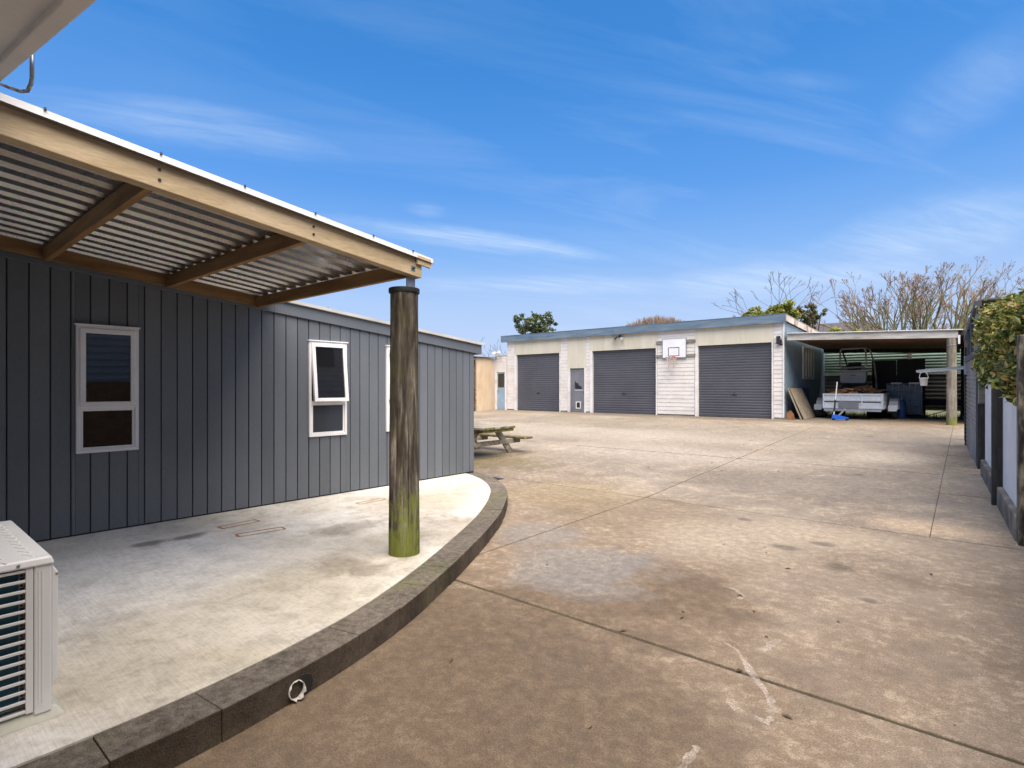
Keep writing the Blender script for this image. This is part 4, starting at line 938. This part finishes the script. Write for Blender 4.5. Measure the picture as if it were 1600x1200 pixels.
# ---- other things under the carport
tk = thing('storage_cage', (-1.8, 25.2, .45), 'dark wrapped storage tank in a wire cage with two pale top straps', 'tank')
B(-2.32, -1.28, 25.02, 25.9, .62, 1.72).build('tank', 'tank_wrap', tk, bevel=.03)
cg = MB()
for i in range(7): u = -2.33 + i * 1.06 / 6; cg.tube((u, 25.0, .6), (u, 25.0, 1.76), .012, .012, 6)
for z in (.62, .9, 1.18, 1.46, 1.75): cg.tube((-2.34, 25.0, z), (-1.26, 25.0, z), .012, .012, 6); cg.tube((-1.26, 25.0, z), (-1.26, 25.92, z), .012, .012, 6)
cg.build('cage', 'galv_dull', tk)
for u in (-2.2, -1.66): B(u, u + .32, 24.96, 25.2, 1.735, 1.80).build('top_strap', 'plastic_white', tk)
B(-2.34, -1.26, 25.0, 25.92, .44, .56).build('pallet', 'black_stuff', tk)
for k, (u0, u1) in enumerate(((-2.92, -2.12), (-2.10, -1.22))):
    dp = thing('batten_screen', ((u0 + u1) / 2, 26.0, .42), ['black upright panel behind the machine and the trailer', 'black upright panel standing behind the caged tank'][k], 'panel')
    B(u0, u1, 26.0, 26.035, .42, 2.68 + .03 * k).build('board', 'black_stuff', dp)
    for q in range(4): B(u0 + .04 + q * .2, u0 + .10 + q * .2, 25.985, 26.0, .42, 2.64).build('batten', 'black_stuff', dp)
gbt = thing('gas_bottle', (-1.86, 23.9, .5), 'blue gas bottle standing beside the caged tank', 'gas bottle')
MB().lathe([(.10, .5), (.13, .53), (.135, .6), (.135, 1.05), (.11, 1.13), (.04, 1.17)], -1.80, 23.9, 20).build('cylinder', 'bottle_blue', gbt, smooth='auto')
MB().tube((-1.80, 23.9, 1.16), (-1.80, 23.9, 1.25), .03, .02, 10).build('valve', 'galv_dull', gbt)
bn = thing('bench', (-.8, 26.6, .42), 'long dark bench on thin legs against the iron fence', 'bench')
B(-1.3, -.1, 26.4, 26.8, .92, 1.16).build('seat', 'black_stuff', bn)
for u in (-1.27, -.16):
    for v in (26.43, 26.75): B(u - .03, u + .03, v - .03, v + .03, .40, 1.3 if u < -1 else .92).build('leg', 'steel_black', bn)
MB().bar((-1.24, 26.42, .5), (-.2, 26.42, .88), .02, .03).build('brace', 'steel_black', bn)
jk = thing('trolley_jack', (-3.3, 21.2, .5), 'bright blue trolley jack with upright handle in front of the trailer', 'jack')
for dv in (-.08, .08):
    MB().prism([(-3.53, 21.2 + dv, .54), (-3.05, 21.2 + dv, .54), (-3.05, 21.2 + dv, .60), (-3.25, 21.2 + dv, .66), (-3.50, 21.2 + dv, .70)], (0, .012, 0)).build('side_plate', 'jack_blue', jk)
B(-3.50, -3.12, 21.13, 21.28, .545, .60).build('chassis', 'jack_blue', jk, bevel=.006)
MB().bar((-3.36, 21.2, .62), (-3.16, 21.2, .86), .06, .05).build('lift_arm', 'galv_dull', jk); MB().tube((-3.15, 21.2, .85), (-3.15, 21.2, .90), .05, .055, 14).build('saddle', 'galv_dull', jk)
for u in (-3.47, -3.08):
    for dv in (-.10, .11): MB().tube((u, 21.2 + dv - .012, .54), (u, 21.2 + dv + .012, .54), .042, .042, 14).build('wheel', 'steel_black', jk)
MB().tube((-3.47, 21.2, .66), (-3.37, 21.2, 1.80), .018, .018, 10).build('handle', 'plastic_white', jk); MB().tube((-3.46, 21.2, .80), (-3.425, 21.2, 1.2), .026, .026, 10).build('handle_sleeve', 'steel_black', jk)
for k, (du, dv, lab) in enumerate(((0, 0, 'large grey plywood sheet leaning in front on the blue garage wall'), (-.09, -.10, 'plywood sheet half hidden behind the front leaning sheet'))):
    p = [(-4.34 + du, 20.98 + dv, .497), (-4.34 + du, 22.75 + dv, .51), (-4.80 + du * .5, 22.75 + dv, 1.58), (-4.80 + du * .5, 20.98 + dv, 1.58)]
    setp(MB().prism(p, (.024, 0, .010)).build('plywood_sheet', 'ply_grey'), lab, 'plywood')
rsb = setp(MB().prism([(-4.86, 20.78, .497), (-4.56, 20.72, .497), (-4.62, 20.76, .70), (-4.72, 20.78, .82), (-4.84, 20.8, .74)], (0, .02, .0)).build('rusty_plate', 'rust'), 'small rusty red plate leaning at the garage corner behind plywood', 'plate')
setp(B(-4.90, -4.85, 22.95, 24.4, .5, 1.6).build('blue_board', 'bottle_blue'), 'dark blue board leaning on the garage side below the window', 'board')
ty = thing('spare_tyre', (-4.35, 22.9, .5), 'black spare tyre lying flat beside the plywood sheets', 'tyre')
MB().torus((-4.3, 23.2, .60), .22, .09, 'z', 24, 10).build('tyre', 'black_rubber', ty, smooth=True); MB().tube((-4.3, 23.2, .55), (-4.3, 23.2, .62), .15, .15, 16).build('rim', 'galv_dull', ty)

# ================================================================= RIGHT-HAND BOUNDARY
FU = lambda v: .426 - .05 * (v - 7.41)
bfn = thing('panel_fence', (.38, 9.5, gz(9.5)), 'fence of pale blue-white sheets on a concrete plinth between dark posts', 'fence')
def fbox(name, v0, v1, u0, u1, z0, z1, mat, parent=bfn, g=True, **k):       # u offsets from the fence line, z above the ground when g
    a0 = gz(v0) if g else 0; a1 = gz(v1) if g else 0
    return MB().hexa([(FU(v0) + u0, v0, z0 + a0), (FU(v0) + u1, v0, z0 + a0), (FU(v1) + u1, v1, z0 + a1), (FU(v1) + u0, v1, z0 + a1), (FU(v0) + u0, v0, z1 + (0 if not g else a0)), (FU(v0) + u1, v0, z1 + a0), (FU(v1) + u1, v1, z1 + a1), (FU(v1) + u0, v1, z1 + a1)]).build(name, mat, parent, **k)
for (a, b) in ((7.66, 9.42), (9.55, 11.9)):
    fbox('plinth', a, b, -.03, .10, -.06, .25, 'plinth', bevel=.015)
    fbox('sheet', a, b, .03, .045, .252, 1.75, 'panel_pale')
fbox('post', 9.424, 9.546, -.075, .055, -.05, 1.75, 'timber_post_dark', bevel=.006)
op_ = setp(fbox('old_post', 7.50, 7.66, -.02, .16, -.05, 2.13, 'timber_old', parent=None, bevel=.01), 'old cracked timber post with flaking surface at the hedge end', 'post')
setp(fbox('dark_post', 12.46, 12.62, -.03, .15, -.05, 1.14, 'timber_post_dark', parent=None, bevel=.006), 'short wide black post at the corrugated iron corner', 'post')
mp = thing('mossy_post', (.22, 12.72, gz(12.7)), 'tall grey timber post with mossy cap between hedge and shed', 'post')
fbox('shaft', 12.64, 12.80, -.005, .16, -.05, 2.72, 'timber_grey', mp, bevel=.006); fbox('cap', 12.61, 12.83, -.03, .185, 2.722, 2.80, 'timber_moss', mp, bevel=.02)
sd = thing('lean_to_shed', (.1, 14.4, gz(14.4)), 'narrow shed wall of grey corrugated iron with dark framed panel above', 'shed')
pts = []; z = gz(12.7); 
while z < 2.13:
    for f, du in ((0, 0), (.25, -.013), (.5, -.018), (.75, -.013)): pts.append((z + f * .085, du))
    z += .085
m = MB()
for v in (12.82, 15.9):
    for (zq, du) in pts: m.v.append((FU(v) + du, v, zq + (.06 if v > 13 else 0)))
n = len(pts); m.f = [(i, i + 1, n + i + 1, n + i) for i in range(n - 1)]
m.build('corrugated_sheet', 'fence_iron', sd, solid=.003, smooth=True)
fbox('edge_trim', 12.80, 12.84, -.03, .04, 0, 1.95, 'frame_dark', sd)
fbox('edge_trim', 15.9, 15.96, -.04, .05, 0, 2.2, 'timber_post_dark', sd)
def rk_(v): return 3.12 - .125 * (v - 13.2)
for (v0, v1, za, zb, nm, mt, u0, u1) in ((12.84, 15.95, 2.16, 2.27, 'bottom_frame', 'frame_dark', -.05, .04),):
    fbox(nm, v0, v1, u0, u1, za, zb, mt, sd, g=False)
m = MB().hexa([(FU(12.84) - .05, 12.84, rk_(12.84) - .11), (FU(12.84) + .05, 12.84, rk_(12.84) - .11), (FU(16) + .05, 16., rk_(16.) - .11), (FU(16) - .05, 16., rk_(16.) - .11), (FU(12.84) - .05, 12.84, rk_(12.84)), (FU(12.84) + .05, 12.84, rk_(12.84)), (FU(16) + .05, 16., rk_(16.)), (FU(16) - .05, 16., rk_(16.))]); m.build('top_frame', 'frame_dark', sd)
m = MB().hexa([(FU(12.84) + .0, 12.84, 2.272), (FU(12.84) + .02, 12.84, 2.272), (FU(15.9) + .02, 15.9, 2.272), (FU(15.9) + .0, 15.9, 2.272), (FU(12.84) + .0, 12.84, rk_(12.84) - .112), (FU(12.84) + .02, 12.84, rk_(12.84) - .112), (FU(15.9) + .02, 15.9, rk_(15.9) - .112), (FU(15.9) + .0, 15.9, rk_(15.9) - .112)]); m.build('infill_panel', 'grey_iron', sd)
for v in (13.9, 14.9): fbox('mullion', v, v + .07, -.045, -.001, 2.272, rk_(v) - .12, 'frame_dark', sd, g=False)
B(.20, 2.2, 12.86, 16., .2, .2 + 1.9).build('shed_body', 'grey_iron', sd)
MB().hexa([(.16, 12.84, rk_(12.84) + .002), (2.4, 12.84, rk_(12.84) + .002), (2.4, 16.05, rk_(16.05) + .002), (.0, 16.05, rk_(16.05) + .002), (.16, 12.84, rk_(12.84) + .03), (2.4, 12.84, rk_(12.84) + .03), (2.4, 16.05, rk_(16.05) + .03), (.0, 16.05, rk_(16.05) + .03)]).build('roof', 'grey_iron', sd)
# folding clothesline and peg bucket
cln = thing('clothesline', (-.02, 16.2, 2.0), 'grey folding clothesline arm reaching out from the shed corner', 'clothesline')
for v in (15.85, 16.85): MB().bar((-.02, v, 2.07), (-.88, v, 1.995), .03, .045).build('arm', 'galv_dull', cln)
B(-.91, -.86, 15.82, 16.88, 1.965, 2.015).build('front_rail', 'galv_dull', cln); B(-.03, .02, 15.8, 16.9, 2.0, 2.16).build('wall_rail', 'galv_dull', cln)
for k in range(5): u = -.14 - k * .16; MB().tube((u, 15.85, 2.05 + u * .085), (u, 16.85, 2.05 + u * .085), .004, .004, 5).build('line', 'galv_dull', cln)
B(-.05, .06, 16.9, 17.02, gz(17), 2.9).build('wall_post', 'timber_post_dark', cln); B(-.05, .03, 15.72, 15.8, 1.9, 2.3).build('bracket', 'galv_dull', cln)
pb = thing('peg_bucket', (-.77, 15.85, 1.62), 'small white peg bucket hanging from the clothesline arm', 'bucket')
MB().lathe([(.060, 1.65), (.064, 1.66), (.080, 1.815), (.085, 1.82), (.085, 1.835), (.074, 1.835), (.058, 1.68)], -.77, 15.85, 20).build('pail', 'plastic_white', pb, smooth='auto')
MB().path([(-.77 + .082 * math.cos(a), 15.85, 1.825 + .165 * math.sin(a)) for a in [math.pi * k / 12 for k in range(13)]], .005, 6).build('handle', 'plastic_white', pb)

# out-of-frame driveway fence and neighbour's wall: mirrored in the house windows
nf = thing('paling_fence', (.62, 3., 0), 'brown timber paling fence lining the driveway beside the camera', 'fence')
v = -3.
while v < 7.4:
    B(.60, .62, v, v + .145, .02, 1.72).build('paling', 'timber_brown_v', nf); v += .15
B(.621, .67, -3, 7.4, 1.3, 1.4).build('rail', 'timber_brown_v', nf); B(.621, .67, -3, 7.4, .3, .4).build('rail', 'timber_brown_v', nf)
nh = thing('neighbour_house', (6, 3, 0), 'tall white weatherboard house next door beyond the driveway fence', 'house')
B(3.2, 10, -4, 10.2, -.1, 6.3).build('wall', 'wall_dark', nh)
m = MB(); z = .1
while z < 6.2: m.prism([(3.199, -4, z), (3.17, -4, z), (3.19, -4, z + .17), (3.199, -4, z + .17)], (0, 14.2, 0)); z += .17
m.build('weatherboards', 'weatherboard', nh)
for (v, z) in ((8.2, 4.3), (2.0, 3.9)): B(3.12, 3.169, v, v + 1.3, z, z + 1.5).build('window', 'glass_dark', nh)
MB().prism([(2.7, -4.4, 6.3), (6.6, -4.4, 8.3), (10.5, -4.4, 6.3)], (0, 15., 0)).build('roof', 'roof_tile_dark', nh)

# ================================================================= PLANTS
def leaves(m, pts, size, rng, flat=.0):
    for p in pts:
        s_ = size * rng.uniform(.5, 1.45)
        d = Vector((rng.gauss(0, 1), rng.gauss(0, 1), rng.gauss(0, .7))).normalized(); w = d.orthogonal().normalized(); w = Matrix.Rotation(rng.uniform(0, 6.28), 3, d) @ w; n_ = d.cross(w)
        p = Vector(p); q = s_ * .42
        m.add([p - d * s_, p + w * q + n_ * q * .35, p + d * s_, p - w * q + n_ * q * .35], [(0, 1, 2), (0, 2, 3)])
def hedge():
    rng = random.Random(21); t_ = thing('hedge', (.7, 10.2, gz(10)), 'overgrown hedge with yellow-green and browning leaves above the pale fence', 'hedge')
    m = MB(); pts = []
    N = 21000; k = 0
    while k < N:
        v = rng.uniform(7.75, 12.55); f = (v - 7.75) / 4.8
        zt = 2.50 + .42 * math.sin(min(1, f * 1.2) * 1.5) - .25 * max(0, f - .75) * 4 * .6; zb = 1.45 + .12 * math.sin(v * 2.1) + .22 * f
        # a rounded section: yard face bulges, top is rounded
        a = rng.uniform(-.1, 1.15) * math.pi * .78
        cx, cz = FU(v) + .50, (zt + zb) / 2; rx = .50 + .08 * math.sin(v * 3.3) + .05 * math.sin(v * 7.7 + 1.); rz = (zt - zb) / 2 * (1 + .06 * math.sin(v * 5.1))
        ang = math.pi * 1.25 - a            # from low yard side over the top
        dep = 1 - abs(rng.gauss(0, .15)) + .10 * math.sin(v * 9.1 + a * 5.3) * math.sin(a * 7.7 - v * 4.2)
        cxp = math.copysign(abs(math.cos(ang)) ** .55, math.cos(ang)); sxp = math.copysign(abs(math.sin(ang)) ** .55, math.sin(ang))
        pts.append((cx + rx * cxp * dep + rng.uniform(-.04, .04), v, cz + rz * sxp * dep + rng.uniform(-.05, .05))); k += 1
    for k in range(1200):   # near end
        pts.append((FU(7.8) + rng.uniform(.02, .95), 7.8 + abs(rng.gauss(0, .12)), rng.uniform(1.5, 2.5)))
    for k in range(70):      # stray shoots
        v = rng.uniform(7.9, 12.3); q = Vector((FU(v) + rng.uniform(.0, .5), v, 2.45 + .40 * math.sin(min(1, (v - 7.75) / 4) * 1.5) - rng.uniform(0, .5)))
        d = Vector((rng.uniform(-.5, .1), rng.uniform(-.5, .5), rng.uniform(.1, .9))).normalized(); L_ = rng.uniform(.15, .38)
        for j in range(7): pts.append(q + d * L_ * j / 6 + Vector((rng.gauss(0, .02), rng.gauss(0, .02), rng.gauss(0, .02))))
    leaves(m, pts, .043, rng); setp(m.build('foliage', 'leaf_hedge', t_, fixn=False), kind='stuff')
    m = MB()
    for k in range(9):
        v = 8.0 + k * .52
        for q in range(3): m.tube((FU(v) + .5, v, gz(v) - .05), (FU(v) + .5 + rng.uniform(-.3, .3), v + rng.uniform(-.3, .3), 2.3), .03, .01, 6)
    m.build('stems', 'bark_dark', t_)
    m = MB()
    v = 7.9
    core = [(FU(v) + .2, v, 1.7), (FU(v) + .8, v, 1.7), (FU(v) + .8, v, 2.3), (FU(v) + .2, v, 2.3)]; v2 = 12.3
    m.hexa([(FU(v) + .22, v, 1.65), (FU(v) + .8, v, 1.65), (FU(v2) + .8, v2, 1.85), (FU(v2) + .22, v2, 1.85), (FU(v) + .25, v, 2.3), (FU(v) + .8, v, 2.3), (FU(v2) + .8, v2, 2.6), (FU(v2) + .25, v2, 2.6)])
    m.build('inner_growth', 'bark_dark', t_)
hedge()
for k, (v, du, h_, lab) in enumerate(((9.35, .34, 3.05, 'stout mossy post stub rising out of the hedge top'), (8.35, .40, 2.86, 'thin dark post stub rising out of the hedge top'))):
    setp(MB().tube((FU(v) + du, v, gz(v) - .05), (FU(v) + du + .05, v + .02, h_), .075 - .02 * k, .065 - .02 * k, 9).build('post_stub', 'timber_moss' if k == 0 else 'timber_post_dark'), lab, 'post')

def leafy(name, loc, label, cat, blobs, n, size, mat, seed, trunk_r=.15, bark='bark_dark', group=None):
    rng = random.Random(seed); t_ = thing(name, loc, label, cat, group); m = MB(); x, y, z = loc; pts = []; tot = sum(b[3] ** 2 for b in blobs)
    tm = MB(); tm.tube((x, y, z - .1), (x, y, z + (blobs[0][2] - z) * .6), trunk_r, trunk_r * .7, 10)
    for (bx, by, bz, r_) in blobs:
        tm.tube((x, y, z + (blobs[0][2] - z) * .5), (bx, by, bz), trunk_r * .5, .02, 6)
        nn = int(n * r_ ** 2 / tot)
        # sub clumps on the blob's shell
        subs = []
        for _ in range(max(6, int(r_ * 16))):
            d = Vector((rng.gauss(0, 1), rng.gauss(0, 1), rng.gauss(0, 1))).normalized(); subs.append(Vector((bx, by, bz)) + d * r_ * rng.uniform(.45, 1.))
        for _ in range(nn):
            c_ = rng.choice(subs); pts.append(c_ + Vector((rng.gauss(0, 1), rng.gauss(0, 1), rng.gauss(0, .8))) * r_ * .17)
    leaves(m, pts, size, rng); tm.build('trunk', bark, t_); setp(m.build('crown', mat, t_, fixn=False), kind='stuff')
    return t_
def blobs(c, w, h, n, r_, seed):
    rng = random.Random(seed); out = [(c[0], c[1], c[2], r_)]
    for _ in range(n):
        a = rng.uniform(0, 6.28); q = math.sqrt(rng.random()); out.append((c[0] + w * q * math.cos(a), c[1] + w * q * math.sin(a), c[2] + h * rng.uniform(-1, 1) * (1 - .5 * q), r_ * rng.uniform(.6, 1.)))
    return out
leafy('evergreen_tree', (-27.5, 35.7, .42), 'round dark evergreen tree behind the left end of the garage', 'tree', blobs((-27.5, 35.7, 6.65), 1.6, 1.05, 12, .72, 1), 4200, .12, 'leaf_dark', 31)
leafy('lime_bush', (-8.6, 32.6, .42), 'yellow-green bush rounding up behind the garage roof', 'bush', blobs((-8.2, 32.2, 5.6), 1.15, .25, 10, .58, 2), 8000, .085, 'leaf_lime', 32)
leafy('feathery_bush', (-6.5, 33.6, .42), 'olive feathery bush behind the right end of the garage', 'bush', blobs((-6.7, 33.4, 5.45), 1.0, .7, 12, .42, 3), 5200, .075, 'leaf_olive', 33)
leafy('low_bush', (-4.9, 33.0, .42), 'low lime bush showing just above the carport roof', 'bush', blobs((-4.9, 33.0, 4.3), .8, .2, 5, .40, 5), 1800, .075, 'leaf_lime', 36)
leafy('garden_bush', (-14.6, 8.6, 0.0), 'leafy green bush peeping over the grey house roof', 'bush', blobs((-14.6, 8.6, 3.35), .5, .35, 5, .45, 4), 2200, .06, 'leaf_lime', 34)
leafy('dry_shrub', (-20.4, 24.3, .42), 'brown leafed shrub beside the end of the garage roof', 'shrub', blobs((-20.3, 24.4, 3.5), .25, .35, 5, .28, 6), 500, .05, 'leaf_dry', 35)

def bare(name, loc, label, stems, length, spread, levels, kids, r0, bark, twig, seed, decay=.68, droop=.0, up=.25, thin=.018, ang=(18, 42), group=None, squash=None, lean=(0, 0)):
    rng = random.Random(seed); t_ = thing(name, loc, label, 'tree', group); tm, cm = MB(), MB(); base_ = Vector(loc)
    def grow(p, d, L_, r_, lev):
        n = 3 if lev < 2 else 2; q = p
        pts_ = []
        for k in range(n):
            d = (d + Vector((rng.gauss(0, .10), rng.gauss(0, .10), rng.gauss(0, .06) + up * .12))).normalized(); q2 = q + d * L_ / n
            ra = r_ * (1 - .35 * k / n); rb = r_ * (1 - .35 * (k + 1) / n); (tm if lev < 3 else cm).tube(q, q2, max(ra, thin * .6), max(rb, thin * .5), 6 if lev < 2 else 4, False); q = q2; pts_.append((q, d, rb))
        if lev >= levels: return
        for k in range(kids if lev else kids + 1):
            src = pts_[-1] if k < 2 else rng.choice(pts_)
            ax = src[1].orthogonal().normalized(); ax = Matrix.Rotation(rng.uniform(0, 6.28), 3, src[1]) @ ax
            d2 = Matrix.Rotation(R(rng.uniform(*ang)), 3, ax) @ src[1]; d2.z = d2.z + up * .35 - droop; grow(src[0], d2.normalized(), L_ * decay * rng.uniform(.75, 1.15), src[2] * .72, lev + 1)
    for k in range(stems):
        a = 2 * math.pi * (k + rng.uniform(-.3, .3)) / stems; sp = spread * rng.uniform(.35, 1.)
        d = Vector((math.cos(a) * sp + lean[0], math.sin(a) * sp + lean[1], 1)).normalized(); grow(base_ + Vector((math.cos(a), math.sin(a), 0)) * r0 * (1.5 if stems > 1 else 0), d, length * rng.uniform(.85, 1.1), r0 * rng.uniform(.7, 1.), 0)
    tm.build('trunk', bark, t_, fixn=False, smooth=True); setp(cm.build('crown', twig, t_, fixn=False), kind='stuff')
bare('bare_tree', (-8.0, 35.0, .42), 'sparse leafless tree with wide dark branches behind the garage', 7, 4.3, .62, 4, 2, .07, 'bark_grey', 'bark_grey', 41, .50, 0, .12, .020, (16, 40))
bare('bare_tree', (-2.9, 47.0, .42), 'big leafless fan-shaped tree with reddish twigs behind the carport', 24, 5.0, .58, 5, 3, .13, 'bark_olive', 'twig_pink', 42, .47, 0, .16, .021, (10, 30), lean=(-.13, -.10))
bare('bare_tree', (-1.0, 48.6, .42), 'upright leafless tree with olive limbs beside the fan-shaped one', 3, 5.6, .20, 5, 3, .19, 'bark_olive', 'twig_pink', 46, .45, 0, .3, .020, (14, 34))
bare('bare_tree', (.4, 62., .42), 'pale tan leafless tree with fine twigs far behind the carport post', 6, 6.4, .34, 5, 3, .13, 'bark_olive', 'twig_tan', 43, .48, 0, .2, .017, (14, 40))
bare('bare_tree', (2.9, 64., .42), 'pale tan leafless tree rising behind the hedge', 6, 6.4, .34, 5, 3, .13, 'bark_olive', 'twig_tan', 44, .48, 0, .2, .017, (14, 40))
bare('bare_shrub', (-21.5, 23.8, .42), 'thin leafless shrub left of the garage roof', 7, 2.4, .30, 3, 2, .022, 'bark_grey', 'bark_grey', 45, .50, 0, .2, .010, (14, 38))
# clipped bare twigs poking over the garage roof
tt = thing('bare_hedge', (-17.3, 37.7, .42), 'row of bare reddish twigs showing above the middle of the garage roof', 'hedge')
m = MB(); rng = random.Random(9)
for k in range(520):
    f = rng.uniform(-1, 1); u, v = -17.3 + f * 1.75, 37.7 + f * 1.45 + rng.uniform(-.6, .6); h = 6.15 + .75 * (1 - f * f) * rng.uniform(.6, 1.05)
    q = Vector((u + rng.gauss(0, .15), v, h)); b_ = Vector((u - .2 * f, v, 3.2)); mid = b_.lerp(q, .6) + Vector((rng.gauss(0, .1), 0, 0))
    m.tube(b_, mid, .02, .018, 4, False); m.tube(mid, q, .018, .010, 4, False)
    for j in range(2): s_ = mid.lerp(q, rng.uniform(.2, .9)); m.tube(s_, s_ + Vector((rng.gauss(0, .15), rng.gauss(0, .1), rng.uniform(.1, .35))), .012, .008, 4, False)
setp(m.build('twigs', 'twig_pink', tt, fixn=False), kind='stuff'); MB().tube((-17.3, 37.7, .35), (-17.3, 37.7, 3.6), .12, .08, 8).build('trunk', 'bark_grey', tt)

# far house
fh = thing('distant_house', (-9.6, 66., .42), 'distant house with dark tiled roof and small chimney beyond the carport', 'house')
B(-14, -6.9, 63.5, 70, .3, 7.3).build('wall', 'plinth', fh)
rf2 = MB().hexa([(-14.6, 62.6, 7.2), (-6.2, 62.6, 7.2), (-6.2, 70.6, 7.2), (-14.6, 70.6, 7.2), (-12.5, 65.9, 8.45), (-7.6, 65.9, 8.45), (-7.6, 66.2, 8.45), (-12.5, 66.2, 8.45)]).build('roof', 'roof_tile_dark', fh)
B(-8.2, -7.95, 65.7, 65.95, 8.2, 8.95).build('chimney', 'black_stuff', rf2)
